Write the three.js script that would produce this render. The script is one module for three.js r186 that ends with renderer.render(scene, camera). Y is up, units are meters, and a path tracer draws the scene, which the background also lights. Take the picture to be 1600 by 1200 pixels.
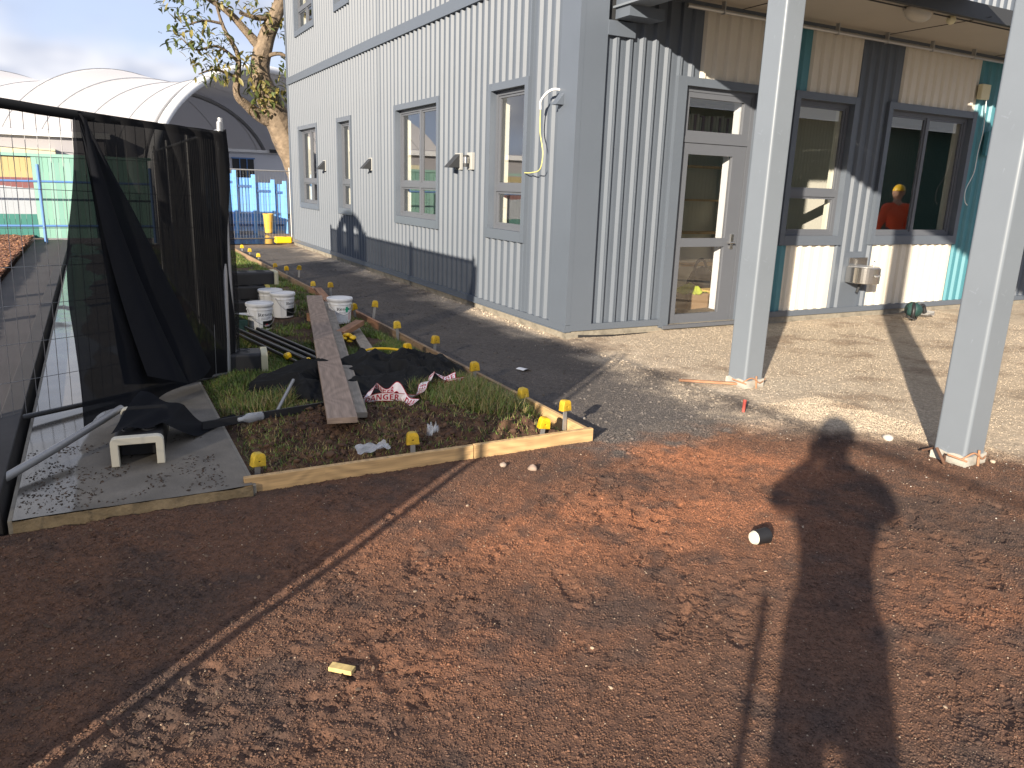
import * as THREE from 'three';
import { mergeGeometries, mergeVertices } from 'three/addons/utils/BufferGeometryUtils.js';
import { RoundedBoxGeometry } from 'three/addons/geometries/RoundedBoxGeometry.js';
import { MarchingCubes } from 'three/addons/objects/MarchingCubes.js';

// ---------- camera, sky, sun, exposure ----------
const scene = new THREE.Scene();
const camera = new THREE.PerspectiveCamera(53.52, 4 / 3, 0.05, 600);
camera.position.set(0, 1.6, 0);
camera.up.set(0.09156, 0.96757, -0.23544);
camera.lookAt(0.46516, 1.6 - 0.25061, -0.84901);
const renderer = new THREE.WebGLRenderer({ antialias: true });
renderer.toneMapping = THREE.LinearToneMapping;
renderer.toneMappingExposure = 2.15;
renderer.shadowMap.enabled = true;
const SUN = new THREE.Vector3(-0.744, 0.284, 0.605).normalize();
const sun = new THREE.DirectionalLight(new THREE.Color(1, 0.88, 0.72), 5);
sun.position.copy(SUN).multiplyScalar(60).add(new THREE.Vector3(4, 0, -8));
sun.target.position.set(4, 0, -8); scene.add(sun, sun.target);
sun.castShadow = true; sun.shadow.mapSize.set(4096, 4096); sun.shadow.radius = 1.2;
Object.assign(sun.shadow.camera, { left: -30, right: 30, top: 25, bottom: -25, near: 1, far: 140 });

// ---------- noise ----------
let seed = 12345;
const rnd = () => { seed = (seed * 1664525 + 1013904223) >>> 0; return seed / 4294967296; };
const rr = (a, b) => a + (b - a) * rnd();
const h2 = (i, j) => { let n = Math.imul(i, 374761393) + Math.imul(j, 668265263); n = Math.imul(n ^ (n >>> 13), 1274126177); return ((n ^ (n >>> 16)) >>> 0) / 4294967296; };
const vn = (x, y) => { const i = Math.floor(x), j = Math.floor(y); let u = x - i, v = y - j; u = u * u * (3 - 2 * u); v = v * v * (3 - 2 * v);
  const a = h2(i, j), b = h2(i + 1, j), c = h2(i, j + 1), d = h2(i + 1, j + 1); return a + (b - a) * u + (c - a) * v + (a - b - c + d) * u * v; };
const fbm = (x, y, o = 4) => { let s = 0, a = 0.5, t = 0; for (let k = 0; k < o; k++) { s += a * vn(x, y); t += a; a *= 0.5; x = x * 2.03 + 17.3; y = y * 2.03 + 5.7; } return s / t; };
const ss = (a, b, x) => { const t = Math.min(1, Math.max(0, (x - a) / (b - a))); return t * t * (3 - 2 * t); };
const lerp = (a, b, t) => a + (b - a) * t;
const mix3 = (a, b, t) => [lerp(a[0], b[0], t), lerp(a[1], b[1], t), lerp(a[2], b[2], t)];

// sky: pale winter blue with broad banded cloud
{
  const w = 1024, h = 512, d = new Float32Array(w * h * 4);
  for (let j = 0; j < h; j++) for (let i = 0; i < w; i++) {
    const el = ((j + 0.5) / h - 0.5) * Math.PI, az = ((i + 0.5) / w) * 2 * Math.PI, e = Math.max(0, el);
    let c = mix3([0.40, 0.47, 0.60], [0.07, 0.15, 0.36], ss(0, 1.1, e) ** 0.7);
    const cx = Math.cos(az), cz = Math.sin(az), k = 1 / (0.22 + Math.sin(e + 0.03));
    const n = fbm(cx * k * 1.5 + 9, cz * k * 2.4 + 3, 6);
    const cl = ss(0.26, 0.54, n) * 0.95;
    const tone = fbm(cx * k * 4 + 30, cz * k * 5 + 8, 4);
    c = mix3(c, mix3([0.30, 0.33, 0.41], [0.58, 0.58, 0.60], ss(0.3, 0.7, tone)), cl);
    if (el < 0) c = mix3(c, [0.12, 0.11, 0.10], ss(0, -0.06, el));
    d.set([c[0] * 0.84, c[1] * 0.84, c[2] * 0.85, 1], (j * w + i) * 4);
  }
  const t = new THREE.DataTexture(d, w, h, THREE.RGBAFormat, THREE.FloatType);
  t.mapping = THREE.EquirectangularReflectionMapping; t.magFilter = t.minFilter = THREE.LinearFilter; t.wrapS = THREE.RepeatWrapping; t.needsUpdate = true;
  scene.background = t; scene.environment = t;
}

// ---------- textures and materials ----------
function tex(w, h, fn, srgb, repeat = true) {
  const d = new Uint8Array(w * h * 4);
  for (let j = 0; j < h; j++) for (let i = 0; i < w; i++) { const c = fn(i / w, j / h, i, j), k = (j * w + i) * 4; for (let q = 0; q < 3; q++) d[k + q] = Math.max(0, Math.min(255, (Array.isArray(c) ? c[q] : c) * 255)); d[k + 3] = 255; }
  const t = new THREE.DataTexture(d, w, h); if (repeat) t.wrapS = t.wrapT = THREE.RepeatWrapping; t.magFilter = THREE.LinearFilter; t.minFilter = THREE.LinearMipmapLinearFilter; t.generateMipmaps = true;
  if (srgb) t.colorSpace = THREE.SRGBColorSpace; t.needsUpdate = true; return t;
}
// tiling noise: blends four shifted samples
const tnoise = (u, v, f, o) => { const a = fbm(u * f, v * f, o), b = fbm((u - 1) * f, v * f, o), c = fbm(u * f, (v - 1) * f, o), d = fbm((u - 1) * f, (v - 1) * f, o); return (a * (1 - u) + b * u) * (1 - v) + (c * (1 - u) + d * u) * v; };
const rep = (t, x, y) => { const c = t.clone(); c.repeat.set(x, y); c.needsUpdate = true; return c; };
const grainTex = tex(512, 512, (u, v, i, j) => { const s = h2(i >> 1, j >> 1), g = h2(i + 999, j), n = tnoise(u, v, 60, 2); const k = 0.62 + 0.26 * (n - 0.5) * 2 + 0.22 * (s - 0.5) + 0.14 * (g - 0.5) + (s > 0.975 ? 0.16 : 0) - (s < 0.06 ? 0.2 : 0); return [k * 1.02, k, k * 0.98]; });
const grainBump = tex(512, 512, (u, v, i, j) => 0.5 * tnoise(u, v, 45, 3) + 0.3 * h2((i / 3) | 0, (j / 3) | 0) + 0.2 * h2(i, j));
const concTex = tex(512, 512, (u, v, i, j) => { const n = tnoise(u, v, 6, 5), g = h2(i, j), b = tnoise(u, v, 40, 2); const k = 0.55 + 0.55 * (n - 0.5) + 0.25 * (b - 0.5) + 0.12 * (g - 0.5); return [k, k * 0.985, k * 0.95]; });
const woodTex = tex(512, 256, (u, v, i, j) => { const wv = v * 14 + 2.2 * tnoise(u, v, 3, 2) * 2; const ring = 0.5 + 0.5 * Math.sin(wv * 6.283 + 3 * tnoise(u, v, 5, 3)); const f = fbm(u * 8, v * 160, 3), st = ss(0.62, 0.8, tnoise(u, v, 5, 4)); const k = 0.68 + 0.16 * (ring - 0.5) + 0.34 * (f - 0.5) - 0.22 * st; return [k, k * 0.97, k * 0.92]; });
const paintTex = tex(256, 256, (u, v, i, j) => { const k = 0.93 + 0.1 * (tnoise(u, v, 5, 4) - 0.5) + 0.04 * (h2(i, j) - 0.5) - 0.05 * ss(0.66, 0.8, tnoise(u, v, 9, 3)); return k; });
const scuffTex = (() => { const st = Array.from({ length: 46 }, () => [rnd(), rnd(), rr(0.004, 0.03), rr(0.0015, 0.005), rr(-1.5, 1.5), rr(0.05, 0.3)]); return tex(512, 512, (u, v, i, j) => { let k = 0.84 + 0.1 * (tnoise(u, v, 6, 4) - 0.5) + 0.03 * (h2(i, j) - 0.5); for (const [a, b, l, w, an, s] of st) { const x = (u - a) * Math.cos(an) + (v - b) * Math.sin(an), y = (v - b) * Math.cos(an) - (u - a) * Math.sin(an); if (Math.abs(x) < l && Math.abs(y) < w * (0.6 + vn(x * 300, b * 90))) k += s * (vn(u * 260, v * 260) > 0.4 ? 1 : 0.2); } return k; }); })();
const barkTex = tex(256, 256, (u, v, i, j) => { const n = tnoise(u, v, 10, 4), m = ss(0.5, 0.62, tnoise(u, v, 4, 3)); const k = 0.45 + 0.6 * (n - 0.5) + 0.1 * h2(i, j) + 0.2 * m; return [k, k * 0.9, k * 0.78]; });
const L = (r, g, b) => new THREE.Color().setRGB(r, g, b);
const M = (r, g, b, o = {}) => new THREE.MeshStandardMaterial({ color: L(r, g, b), roughness: 0.8, side: THREE.DoubleSide, ...o });
const MP = (r, g, b, o = {}) => new THREE.MeshPhysicalMaterial({ color: L(r, g, b), roughness: 0.8, side: THREE.DoubleSide, ...o });
const mat = {
  slate: M(0.102, 0.122, 0.152, { roughness: 0.52, map: paintTex }), slateTrim: M(0.108, 0.128, 0.158, { roughness: 0.4, map: paintTex }), joinery: M(0.108, 0.117, 0.136, { roughness: 0.45, map: paintTex }),
  cream: M(0.66, 0.615, 0.53, { roughness: 0.5, map: paintTex }), teal: M(0.07, 0.23, 0.28, { roughness: 0.45, map: paintTex }), steelPaint: M(0.2, 0.228, 0.262, { roughness: 0.4, map: scuffTex }),
  soffit: M(0.46, 0.42, 0.36, { map: paintTex }), dark: M(0.03, 0.032, 0.035, { roughness: 0.6 }), black: M(0.014, 0.014, 0.016, { roughness: 0.5 }),
  galv: M(0.5, 0.5, 0.5, { roughness: 0.42, metalness: 0.75 }), wire: M(0.36, 0.36, 0.36, { roughness: 0.5, metalness: 0.6 }), stainless: M(0.62, 0.6, 0.57, { roughness: 0.2, metalness: 1 }),
  conc: M(0.46, 0.42, 0.35, { map: concTex, bumpMap: concTex, bumpScale: 0.004 }), concWhite: M(0.8, 0.77, 0.7, { map: concTex }),
  pine: M(0.74, 0.5, 0.25, { map: woodTex, roughness: 0.75 }), pineDark: M(0.42, 0.29, 0.18, { map: woodTex }), oldWood: M(0.46, 0.35, 0.285, { map: woodTex, bumpMap: woodTex, bumpScale: 0.003 }), greyWood: M(0.38, 0.34, 0.29, { map: woodTex }), redWood: M(0.5, 0.27, 0.16, { map: woodTex }),
  yellow: M(0.8, 0.5, 0.012, { roughness: 0.42 }), white: M(0.78, 0.79, 0.8, { roughness: 0.4 }), paper: M(0.75, 0.75, 0.75), creamPlastic: M(0.68, 0.63, 0.42, { roughness: 0.5, map: paintTex }),
  rubber: M(0.018, 0.018, 0.02, { roughness: 0.55, map: paintTex }), membrane: MP(0.46, 0.45, 0.46, { roughness: 1, transmission: 0.22, thickness: 0 }), blue: M(0.1, 0.22, 0.48, { roughness: 0.5 }), liner: M(0.72, 0.72, 0.6),
  cloth: MP(0.01, 0.01, 0.011, { roughness: 0.95, specularIntensity: 0.15, transparent: true, opacity: 0.88 }), clothThin: MP(0.01, 0.01, 0.011, { roughness: 0.95, specularIntensity: 0.15, transparent: true, opacity: 0.86 }), clothHung: MP(0.012, 0.012, 0.013, { roughness: 0.95, specularIntensity: 0.2, transparent: true, opacity: 0.975 }), clothSolid: MP(0.014, 0.0145, 0.015, { roughness: 0.8, specularIntensity: 0.35 }), clothDouble: MP(0.009, 0.01, 0.013, { roughness: 0.9, specularIntensity: 0.25, transparent: true, opacity: 0.965 }),
  glass: MP(1, 1, 1, { transmission: 1, thickness: 0, roughness: 0, ior: 2.7 }), clearPlastic: MP(0.9, 0.92, 0.95, { transmission: 0.7, thickness: 0, roughness: 0.15 }),
};
// ---------- builders ----------
const used = {};
function numbered(n) { const k = used[n] = (used[n] ?? -1) + 1; return k ? `${n}_${String(k).padStart(3, '0')}` : n; }
function shade(o) { o.traverse((c) => { if (c.isMesh) { c.castShadow = c.receiveShadow = true; } }); return o; }
function tag(o, label, category, group) { o.userData.label = label; o.userData.category = category; if (group) o.userData.group = group; return o; }
function thing(name, label, category, pos = [0, 0, 0], turn = 0, group) { const g = new THREE.Group(); g.name = numbered(name); g.position.set(...pos); g.rotation.y = turn; scene.add(g); return tag(g, label, category, group); }
function part(name, geo, m, parent) { const o = new THREE.Mesh(Array.isArray(geo) ? merge(geo) : geo, m); o.name = name; o.castShadow = o.receiveShadow = true; parent.add(o); return o; }
function one(name, geo, m, label, category, group) { const o = part(numbered(name), geo, m, scene); return tag(o, label, category, group); }
function struct(name, geo, m) { const o = part(numbered(name), geo, m, scene); o.userData.kind = 'structure'; return o; }
function stuff(o, name, label, category) { o.name = name; o.userData.kind = 'stuff'; if (label) tag(o, label, category); o.castShadow = o.receiveShadow = true; return o; }
function merge(list) { return mergeGeometries(list.map((g) => { const n = g.index ? g.toNonIndexed() : g; for (const k of Object.keys(n.attributes)) if (!['position', 'normal', 'uv'].includes(k)) n.deleteAttribute(k); if (!n.attributes.uv) n.setAttribute('uv', new THREE.BufferAttribute(new Float32Array(n.attributes.position.count * 2), 2)); return n; })); }
function uvm(g, s = 1) { // uv in metres, by the way each face points
  if (g.index) g = g.toNonIndexed(); const p = g.attributes.position, n = g.attributes.normal, uv = new Float32Array(p.count * 2);
  for (let i = 0; i < p.count; i++) { const a = Math.abs(n.getX(i)), b = Math.abs(n.getY(i)), c = Math.abs(n.getZ(i)); const X = p.getX(i) * s, Y = p.getY(i) * s, Z = p.getZ(i) * s;
    if (b >= a && b >= c) { uv[2 * i] = Z; uv[2 * i + 1] = X; } else if (a >= c) { uv[2 * i] = Z; uv[2 * i + 1] = Y; } else { uv[2 * i] = X; uv[2 * i + 1] = Y; } }
  g.setAttribute('uv', new THREE.BufferAttribute(uv, 2)); return g;
}
const box = (w, h, d, x = 0, y = 0, z = 0, r = 0) => uvm((r ? new RoundedBoxGeometry(w, h, d, 2, r) : new THREE.BoxGeometry(w, h, d)).translate(x, y, z));
const bb = (x0, x1, y0, y1, z0, z1, r = 0) => box(Math.abs(x1 - x0), Math.abs(y1 - y0), Math.abs(z1 - z0), (x0 + x1) / 2, (y0 + y1) / 2, (z0 + z1) / 2, r);
const V = (x, y, z) => new THREE.Vector3(x, y, z);
function rod(a, b, r, r2 = r, seg = 8) { const A = V(...a), B = V(...b), d = B.clone().sub(A), g = new THREE.CylinderGeometry(r2, r, d.length(), seg); g.applyQuaternion(new THREE.Quaternion().setFromUnitVectors(V(0, 1, 0), d.clone().normalize())); return g.translate(...A.add(B).multiplyScalar(0.5)); }
const tube = (pts, r, n = 40, seg = 6) => new THREE.TubeGeometry(new THREE.CatmullRomCurve3(pts.map((p) => V(...p))), n, r, seg);
const lathe = (pts, seg = 28) => new THREE.LatheGeometry(pts.map((p) => new THREE.Vector2(...p)), seg);
function grid(nu, nv, fn, uvs = 1) { // parametric sheet
  const p = [], uv = [], ix = []; for (let j = 0; j <= nv; j++) for (let i = 0; i <= nu; i++) { p.push(...fn(i / nu, j / nv)); uv.push(i / nu * uvs, j / nv * uvs); }
  for (let j = 0; j < nv; j++) for (let i = 0; i < nu; i++) { const a = j * (nu + 1) + i, b = a + 1, c = a + nu + 1; ix.push(a, b, c, b, c + 1, c); }
  const g = new THREE.BufferGeometry(); g.setAttribute('position', new THREE.Float32BufferAttribute(p, 3)); g.setAttribute('uv', new THREE.Float32BufferAttribute(uv, 2)); g.setIndex(ix); g.computeVertexNormals(); return g;
}
const extr = (pts, depth, bevel = 0) => new THREE.ExtrudeGeometry(pts instanceof THREE.Shape ? pts : new THREE.Shape(pts.map((p) => new THREE.Vector2(...p))), { depth, bevelEnabled: bevel > 0, bevelSize: bevel, bevelThickness: bevel, bevelSegments: 2, curveSegments: 10 });
function stone(r, s) { const g = new THREE.IcosahedronGeometry(r, 1), p = g.attributes.position; for (let i = 0; i < p.count; i++) { const x = p.getX(i), y = p.getY(i), z = p.getZ(i); const k = 0.7 + 0.6 * vn(x / r * 1.3 + s, y / r * 1.3 + z / r + s * 3); p.setXYZ(i, x * k, y * k * 0.7, z * k); } const m = mergeVertices(g); m.computeVertexNormals(); return m; }
// ---------- ground ----------
const inPlot = (x, z) => x > 0.62 && x < 2.73 && z < -3.98 && z > -18.4;
const PRINTS = Array.from({ length: 26 }, () => { const a = rr(0.3, 1.5); return [rr(-0.2, 4.1), rr(-1.1, -3.7), Math.cos(a), -Math.sin(a), rr(0.45, 1.1)]; });
function gh(x, z) { // ground height
  if (inPlot(x, z)) { const e = Math.min(x - 0.62, 2.73 - x, -3.98 - z); const bare = ss(-5.6, -4.9, z);
    const n = fbm(x * 3, z * 3, 3) - 0.5, c = fbm(x * 16 + 40, z * 16, 3); const hump = 0.045 * Math.exp(-(((z + 4.75) / 0.42) ** 2)) * ss(0.7, 1.5, x);
    return -0.02 + ss(0, 0.25, e) * (0.05 + hump + 0.06 * n + bare * 0.07 * (Math.abs(c - 0.5) * 2 + 0.35 * (fbm(x * 45, z * 45, 2) - 0.5))); }
  const tan = ss(4.2, 4.8, x), path = ss(-3.7, -4.3, z) * (1 - tan);
  let h = 0.03 * (fbm(x * 1.3 + 3, z * 1.3, 3) - 0.5);
  const w = x * 0.55 + z * 0.83, q = x * 0.83 - z * 0.55; // raked across
  const clod = fbm(q * 9 + 2 * vn(x * 3, z * 3), w * 26, 4), clump = fbm(x * 30 + 7, z * 30, 3), fine = fbm(x * 85, z * 85, 2);
  const soil = (1 - path) * (1 - tan), rough = ss(0.35, 0.62, fbm(x * 1.9 + 50, z * 1.9, 3));
  h += soil * (0.013 * rough * (clod - 0.5) * 2 + 0.012 * (0.25 + rough) * (clump - 0.5) - 0.020 * rough * ss(0.63, 0.74, clod) + 0.008 * (fine - 0.5));
  h += path * (-0.035 + 0.007 * (clump - 0.5) + 0.005 * (fine - 0.5) + 0.02 * ss(4.2, 4.45, x) * fbm(x * 20, z * 6, 3));
  h += tan * (0.005 * (clump - 0.5) + 0.004 * (fine - 0.5));
  if (soil > 0.5) for (const [px, pz, c, s, d] of PRINTS) { const dx = x - px, dz = z - pz; if (dx * dx + dz * dz > 0.04) continue; const u = (dx * c + dz * s) / 0.14, v = (-dx * s + dz * c) / (0.048 - 0.008 * Math.cos(u * 4)), r = Math.max(Math.abs(u) ** 2.5 + v * v, v * v); h += d * (0.006 * Math.exp(-(((r - 1.25) / 0.3) ** 2)) - 0.013 * ss(1.1, 0.7, r) * (1 - 0.35 * (Math.sin(u * 22) > 0 ? 1 : 0))); }
  if (x < 0.62 && z < -3.88) h = -0.1;
  return h;
}
const SOIL = [0.124, 0.064, 0.039], DARKSOIL = [0.076, 0.047, 0.035], ORANGE = [0.29, 0.122, 0.06], PATH = [0.098, 0.086, 0.078], TAN = [0.5, 0.415, 0.31], BED = [0.07, 0.036, 0.021];
const blob = (x, z, cx, cz, rx, rz, a) => { const c = Math.cos(a), s = Math.sin(a), u = ((x - cx) * c + (z - cz) * s) / rx, v = (-(x - cx) * s + (z - cz) * c) / rz; return Math.exp(-(u * u + v * v)); };
function gcol(x, z) {
  const n1 = fbm(x * 2.3 + 11, z * 2.3, 4), n2 = fbm(x * 9 + 4, z * 9, 3), n3 = fbm(x * 40, z * 40, 2);
  if (inPlot(x, z)) { const c = mix3(BED, [0.11, 0.062, 0.034], ss(0.4, 0.7, n2)); return c.map((k) => k * (0.7 + 0.6 * n3)); }
  let c = mix3(DARKSOIL, SOIL, ss(0.3, 0.6, n1 * 0.6 + n2 * 0.4));
  const o = blob(x, z, 3.25, -3.28, 0.62, 0.33, 0.5) * 1.15 + blob(x, z, 1.95, -2.85, 0.95, 0.45, 0.35) * 0.9 + blob(x, z, 2.75, -2.75, 0.5, 0.22, 0.4) * 0.7 + blob(x, z, 3.0, -1.5, 0.5, 0.3, 0.5) * 0.35 + blob(x, z, 1.1, -2.1, 0.5, 0.25, 0.3) * 0.3;
  c = mix3(c, ORANGE, Math.min(1, o * ss(0.1, 0.66, n2 * 0.65 + n1 * 0.35) * 1.2));
  const edge = 4.38 + Math.max(0, z + 3.5) * 0.95;
  const tan = ss(edge - 0.45, edge + 0.35, x + 0.7 * (n1 - 0.5) + 0.35 * (n2 - 0.5));
  const path = ss(-3.45, -4.0, z + 0.5 * (n2 - 0.5) + 0.4 * (n1 - 0.5)) * ss(2.3, 2.8, x);
  c = mix3(c, PATH.map((k) => k * (0.8 + 0.4 * n1)), path);
  let t = mix3([0.29, 0.22, 0.155], TAN, ss(0.22, 0.55, n1 * 0.7 + n2 * 0.3)); t = mix3(t, [0.5, 0.44, 0.35], 0.6 * blob(x, z, 5.15, -4.5, 0.7, 0.35, 0.2));
  c = mix3(c, t, tan);
  if (z < -19) c = mix3(c, [0.2, 0.14, 0.09], ss(-19, -19.8, z));
  return c.map((k) => k * (0.78 + 0.44 * n3));
}
{
  const axis = (...seg) => { const a = []; for (const [s, e, st] of seg) { const n = Math.round(Math.abs(e - s) / st); for (let k = 0; k < n; k++) a.push(s + (e - s) * k / n); } a.push(seg.at(-1)[1]); return a; };
  const xs = axis([-3, -0.6, 0.06], [-0.6, 5.2, 0.0155], [5.2, 8, 0.03], [8, 16, 0.08]), zs = axis([0.6, -0.9, 0.05], [-0.9, -5.0, 0.0145], [-5.0, -8, 0.03], [-8, -24, 0.1]);
  const nx = xs.length, nz = zs.length, P = new Float32Array(nx * nz * 3), C = new Float32Array(nx * nz * 3), U = new Float32Array(nx * nz * 2), I = new Uint32Array((nx - 1) * (nz - 1) * 6);
  let k = 0; for (let j = 0; j < nz; j++) for (let i = 0; i < nx; i++, k++) { const x = xs[i], z = zs[j]; P.set([x, gh(x, z), z], 3 * k); C.set(gcol(x, z), 3 * k); U[2 * k] = x / 0.9; U[2 * k + 1] = z / 0.9; }
  k = 0; for (let j = 0; j < nz - 1; j++) for (let i = 0; i < nx - 1; i++) { const a = j * nx + i, b = a + 1, c = a + nx, d = c + 1; I.set([a, b, c, b, d, c], k); k += 6; }
  const g = new THREE.BufferGeometry(); g.setAttribute('position', new THREE.BufferAttribute(P, 3)); g.setAttribute('color', new THREE.BufferAttribute(C, 3)); g.setAttribute('uv', new THREE.BufferAttribute(U, 2)); g.setIndex(new THREE.BufferAttribute(I, 1)); g.computeVertexNormals();
  struct('ground', g, M(1.45, 1.45, 1.45, { vertexColors: true, map: grainTex, bumpMap: grainBump, bumpScale: 0.004, roughness: 0.95 }));
  struct('terrain', new THREE.PlaneGeometry(700, 700).rotateX(-Math.PI / 2).translate(0, -0.16, 0), M(0.2, 0.19, 0.18, { map: rep(concTex, 200, 200) }));
}
// loose grains, stones and gravel: real pieces over the sheet
function scatter(name, label, cat, count, place, geo, colors) {
  const m = new THREE.InstancedMesh(geo, M(1, 1, 1, { roughness: 0.9 }), count), q = new THREE.Quaternion(), e = new THREE.Euler(), mt = new THREE.Matrix4(), col = new THREE.Color(); let n = 0;
  while (n < count) { const r = place(); if (!r) continue; const [x, y, z, s, c, sy = 1] = r; q.setFromEuler(e.set(rr(-0.5, 0.5), rr(0, 6.28), rr(-0.5, 0.5))); mt.compose(V(x, y, z), q, V(s * rr(0.7, 1.3), s * sy * rr(0.7, 1.2), s * rr(0.7, 1.3))); m.setMatrixAt(n, mt); m.setColorAt(n, col.setRGB(...c)); n++; }
  scene.add(m); return stuff(m, name, label, cat);
}
const grainGeo = stone(1, 2);
const vary = (c, a = 0.35) => { const k = 1 + rr(-a, a); return c.map((v) => v * k); };
scatter('scoria_grains', 'loose red brown scoria grains over the bare ground', 'gravel', 240000, () => { const x = rr(-0.7, 5.2), z = -0.85 - 3.3 * Math.pow(rnd(), 1.25); if (inPlot(x, z) || (x < 0.62 && z < -3.86)) return null; const c = gcol(x, z); return [x, gh(x, z) + 0.0008, z, rnd() < 0.012 ? rr(0.004, 0.008) : rr(0.0016, 0.004), vary(rnd() < 0.012 ? [0.32, 0.24, 0.17] : c, 0.3)]; }, grainGeo);
scatter('gravel', 'fine tan gravel under the canopy posts', 'gravel', 50000, () => { const x = rr(4.0, 11), z = rr(-1.2, -7.2); const c = gcol(x, z); return [x, gh(x, z), z, rr(0.0015, 0.005), vary(rnd() < 0.08 ? [0.5, 0.46, 0.4] : c, 0.25)]; }, grainGeo);
scatter('path_gravel', 'dark crushed gravel along the formed path', 'gravel', 42000, () => { const x = rr(2.8, 4.47), z = -3.6 - 12 * Math.pow(rnd(), 2); const e = ss(4.25, 4.45, x); return [x, gh(x, z), z, rnd() < 0.015 + 0.12 * e ? rr(0.008, 0.016) : rr(0.002, 0.005), vary(gcol(x, z).map((v) => v * 1.1))]; }, grainGeo);
scatter('soil_clods', 'brown earth clods in the boxed garden bed', 'soil', 9000, () => { const x = rr(0.7, 2.68), z = -4.02 - 1.3 * rnd(); return [x, gh(x, z) + 0.002, z, rnd() < 0.035 ? rr(0.014, 0.028) : rr(0.003, 0.009), vary(gcol(x, z))]; }, grainGeo);
scatter('wood_chips', 'scattered pale bark chips on the shaded soil', 'bark chips', 330, () => { const x = rr(-0.8, 0.9), z = rr(-1.9, -3.8); if (rnd() < ss(-0.2, 0.9, x)) return null; return [x, gh(x, z) + 0.004, z, rr(0.004, 0.013), vary([0.13, 0.085, 0.055], 0.5), 0.3]; }, stone(1, 9).scale(1, 0.5, 0.5));
scatter('leaf_litter', 'dark wet leaf litter and twigs on the slab', 'leaf litter', 800, () => { const x = rr(-0.44, 0.5), z = rr(-3.92, -4.9); if (fbm(x * 5, z * 5, 3) + 0.25 * ss(0.2, -0.4, x) < 0.56) return null; return [x, 0.052, z, rr(0.003, 0.012), vary([0.06, 0.038, 0.025], 0.5), 0.25]; }, stone(1, 5).scale(1, 0.5, 0.4));
// single stones and scraps one can pick out
for (const [x, z, r, c, label] of [[4.66, -3.12, 0.035, [0.5, 0.45, 0.4], 'pale fist sized stone lying near the canopy post foot'], [2.13, -3.6, 0.03, [0.3, 0.22, 0.17], 'brown flat stone in front of the bed board'], [2.0, -3.72, 0.022, [0.32, 0.25, 0.2], 'small brown stone close to the bed board'], [3.05, -4.45, 0.02, [0.2, 0.18, 0.16], 'dark pebble on the path beside the corner stake'], [4.9, -2.55, 0.02, [0.4, 0.33, 0.25], 'tan pebble beside the nearer canopy post']])
  one('stone', stone(r, r * 99).translate(x, gh(x, z) + r * 0.3, z), M(...c), label, 'stone');
// left: slab, low wall, path, mulch bed
{
  const wet = (u, v) => { const x = -0.45 + u * 1.06, z = -3.89 - v * 16; return ss(0.5, 0.6, fbm(x * 2.2 + 4, z * 0.9 + 2, 4) + 0.42 * ss(0.02, -0.3, x) - 0.13); };
  const rt = tex(256, 1024, (u, v) => { const w = wet(u, v); return [0, lerp(0.8, 0.13, w), 0]; }, false, false);
  const ct = tex(256, 1024, (u, v, i, j) => { const w = wet(u, v), n = fbm(u * 8, v * 120, 4), k = lerp(0.62, 0.4, w) * (0.7 + 0.6 * n) * (0.92 + 0.16 * h2(i, j)); return [k, k * 0.97, k * 0.9]; }, false, false);
  const g = grid(90, 300, (u, v) => { const x = -0.45 + u * 1.06, z = -3.89 - Math.pow(v, 1.6) * 16; return [x, 0.05 + 0.004 * (fbm(x * 3, z * 3, 2) - 0.5), z + (v === 0 ? 0.012 * (vn(x * 9, 1) - 0.5) : 0)]; });
  { const p = g.attributes.position, uv = g.attributes.uv; for (let i = 0; i < p.count; i++) uv.setXY(i, (p.getX(i) + 0.45) / 1.06, (-3.89 - p.getZ(i)) / 16); }
  struct('concrete_slab', g, M(0.27, 0.25, 0.225, { map: ct, roughnessMap: rt, roughness: 1 }));
  const ef = grid(70, 8, (u, v) => { const x = -0.45 + u * 1.06; return [x, 0.047 - v * 0.17, -3.885 + 0.012 * (vn(x * 9, 1) - 0.5) + 0.02 * (fbm(x * 12, v * 3, 3) - 0.5)]; }, 1);
  struct('slab_edge', ef, M(0.5, 0.38, 0.22, { map: rep(concTex, 2, 0.4), bumpMap: rep(concTex, 3, 0.6), bumpScale: 0.012 }));
  struct('slab_side', [bb(-0.47, -0.452, -0.15, 0.045, -3.9, -19.9), bb(0.612, 0.628, -0.15, 0.045, -3.9, -19.9)], mat.conc);
  one('retaining_wall', bb(-0.62, -0.5, -0.1, 0.13, -4.0, -20, 0.008), M(0.05, 0.047, 0.05, { map: concTex }), 'low dark concrete edging wall beside the wet slab', 'wall');
  struct('asphalt_path', grid(14, 80, (u, v) => [-1.25 + u * 0.6, 0.02 + 0.008 * fbm(u * 5, v * 60, 2), -4.5 - v * 17], 12), M(0.07, 0.063, 0.066, { map: concTex }));
  struct('mulch_bed', grid(140, 200, (u, v) => { const x = -14 + u * 12.75, z = -3 - v * 20; return [x, 0.04 + 0.08 * fbm(x * 1.5, z * 1.5, 3) + 0.04 * fbm(x * 9, z * 9, 2), z]; }, 16), M(0.2, 0.1, 0.06, { map: grainTex, bumpMap: grainBump, bumpScale: 0.02 }));
  scatter('mulch_chips', 'red brown bark mulch covering the garden bed behind the mesh', 'mulch', 26000, () => { const x = -1.27 - 3 * rnd() ** 1.5, z = rr(-6, -22); return [x, 0.1 + 0.08 * fbm(x * 1.5, z * 1.5, 3), z, rr(0.012, 0.045), vary(rnd() < 0.3 ? [0.33, 0.17, 0.09] : [0.15, 0.07, 0.045], 0.5), 0.4]; }, stone(1, 7).scale(1, 0.5, 0.5));
}
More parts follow.
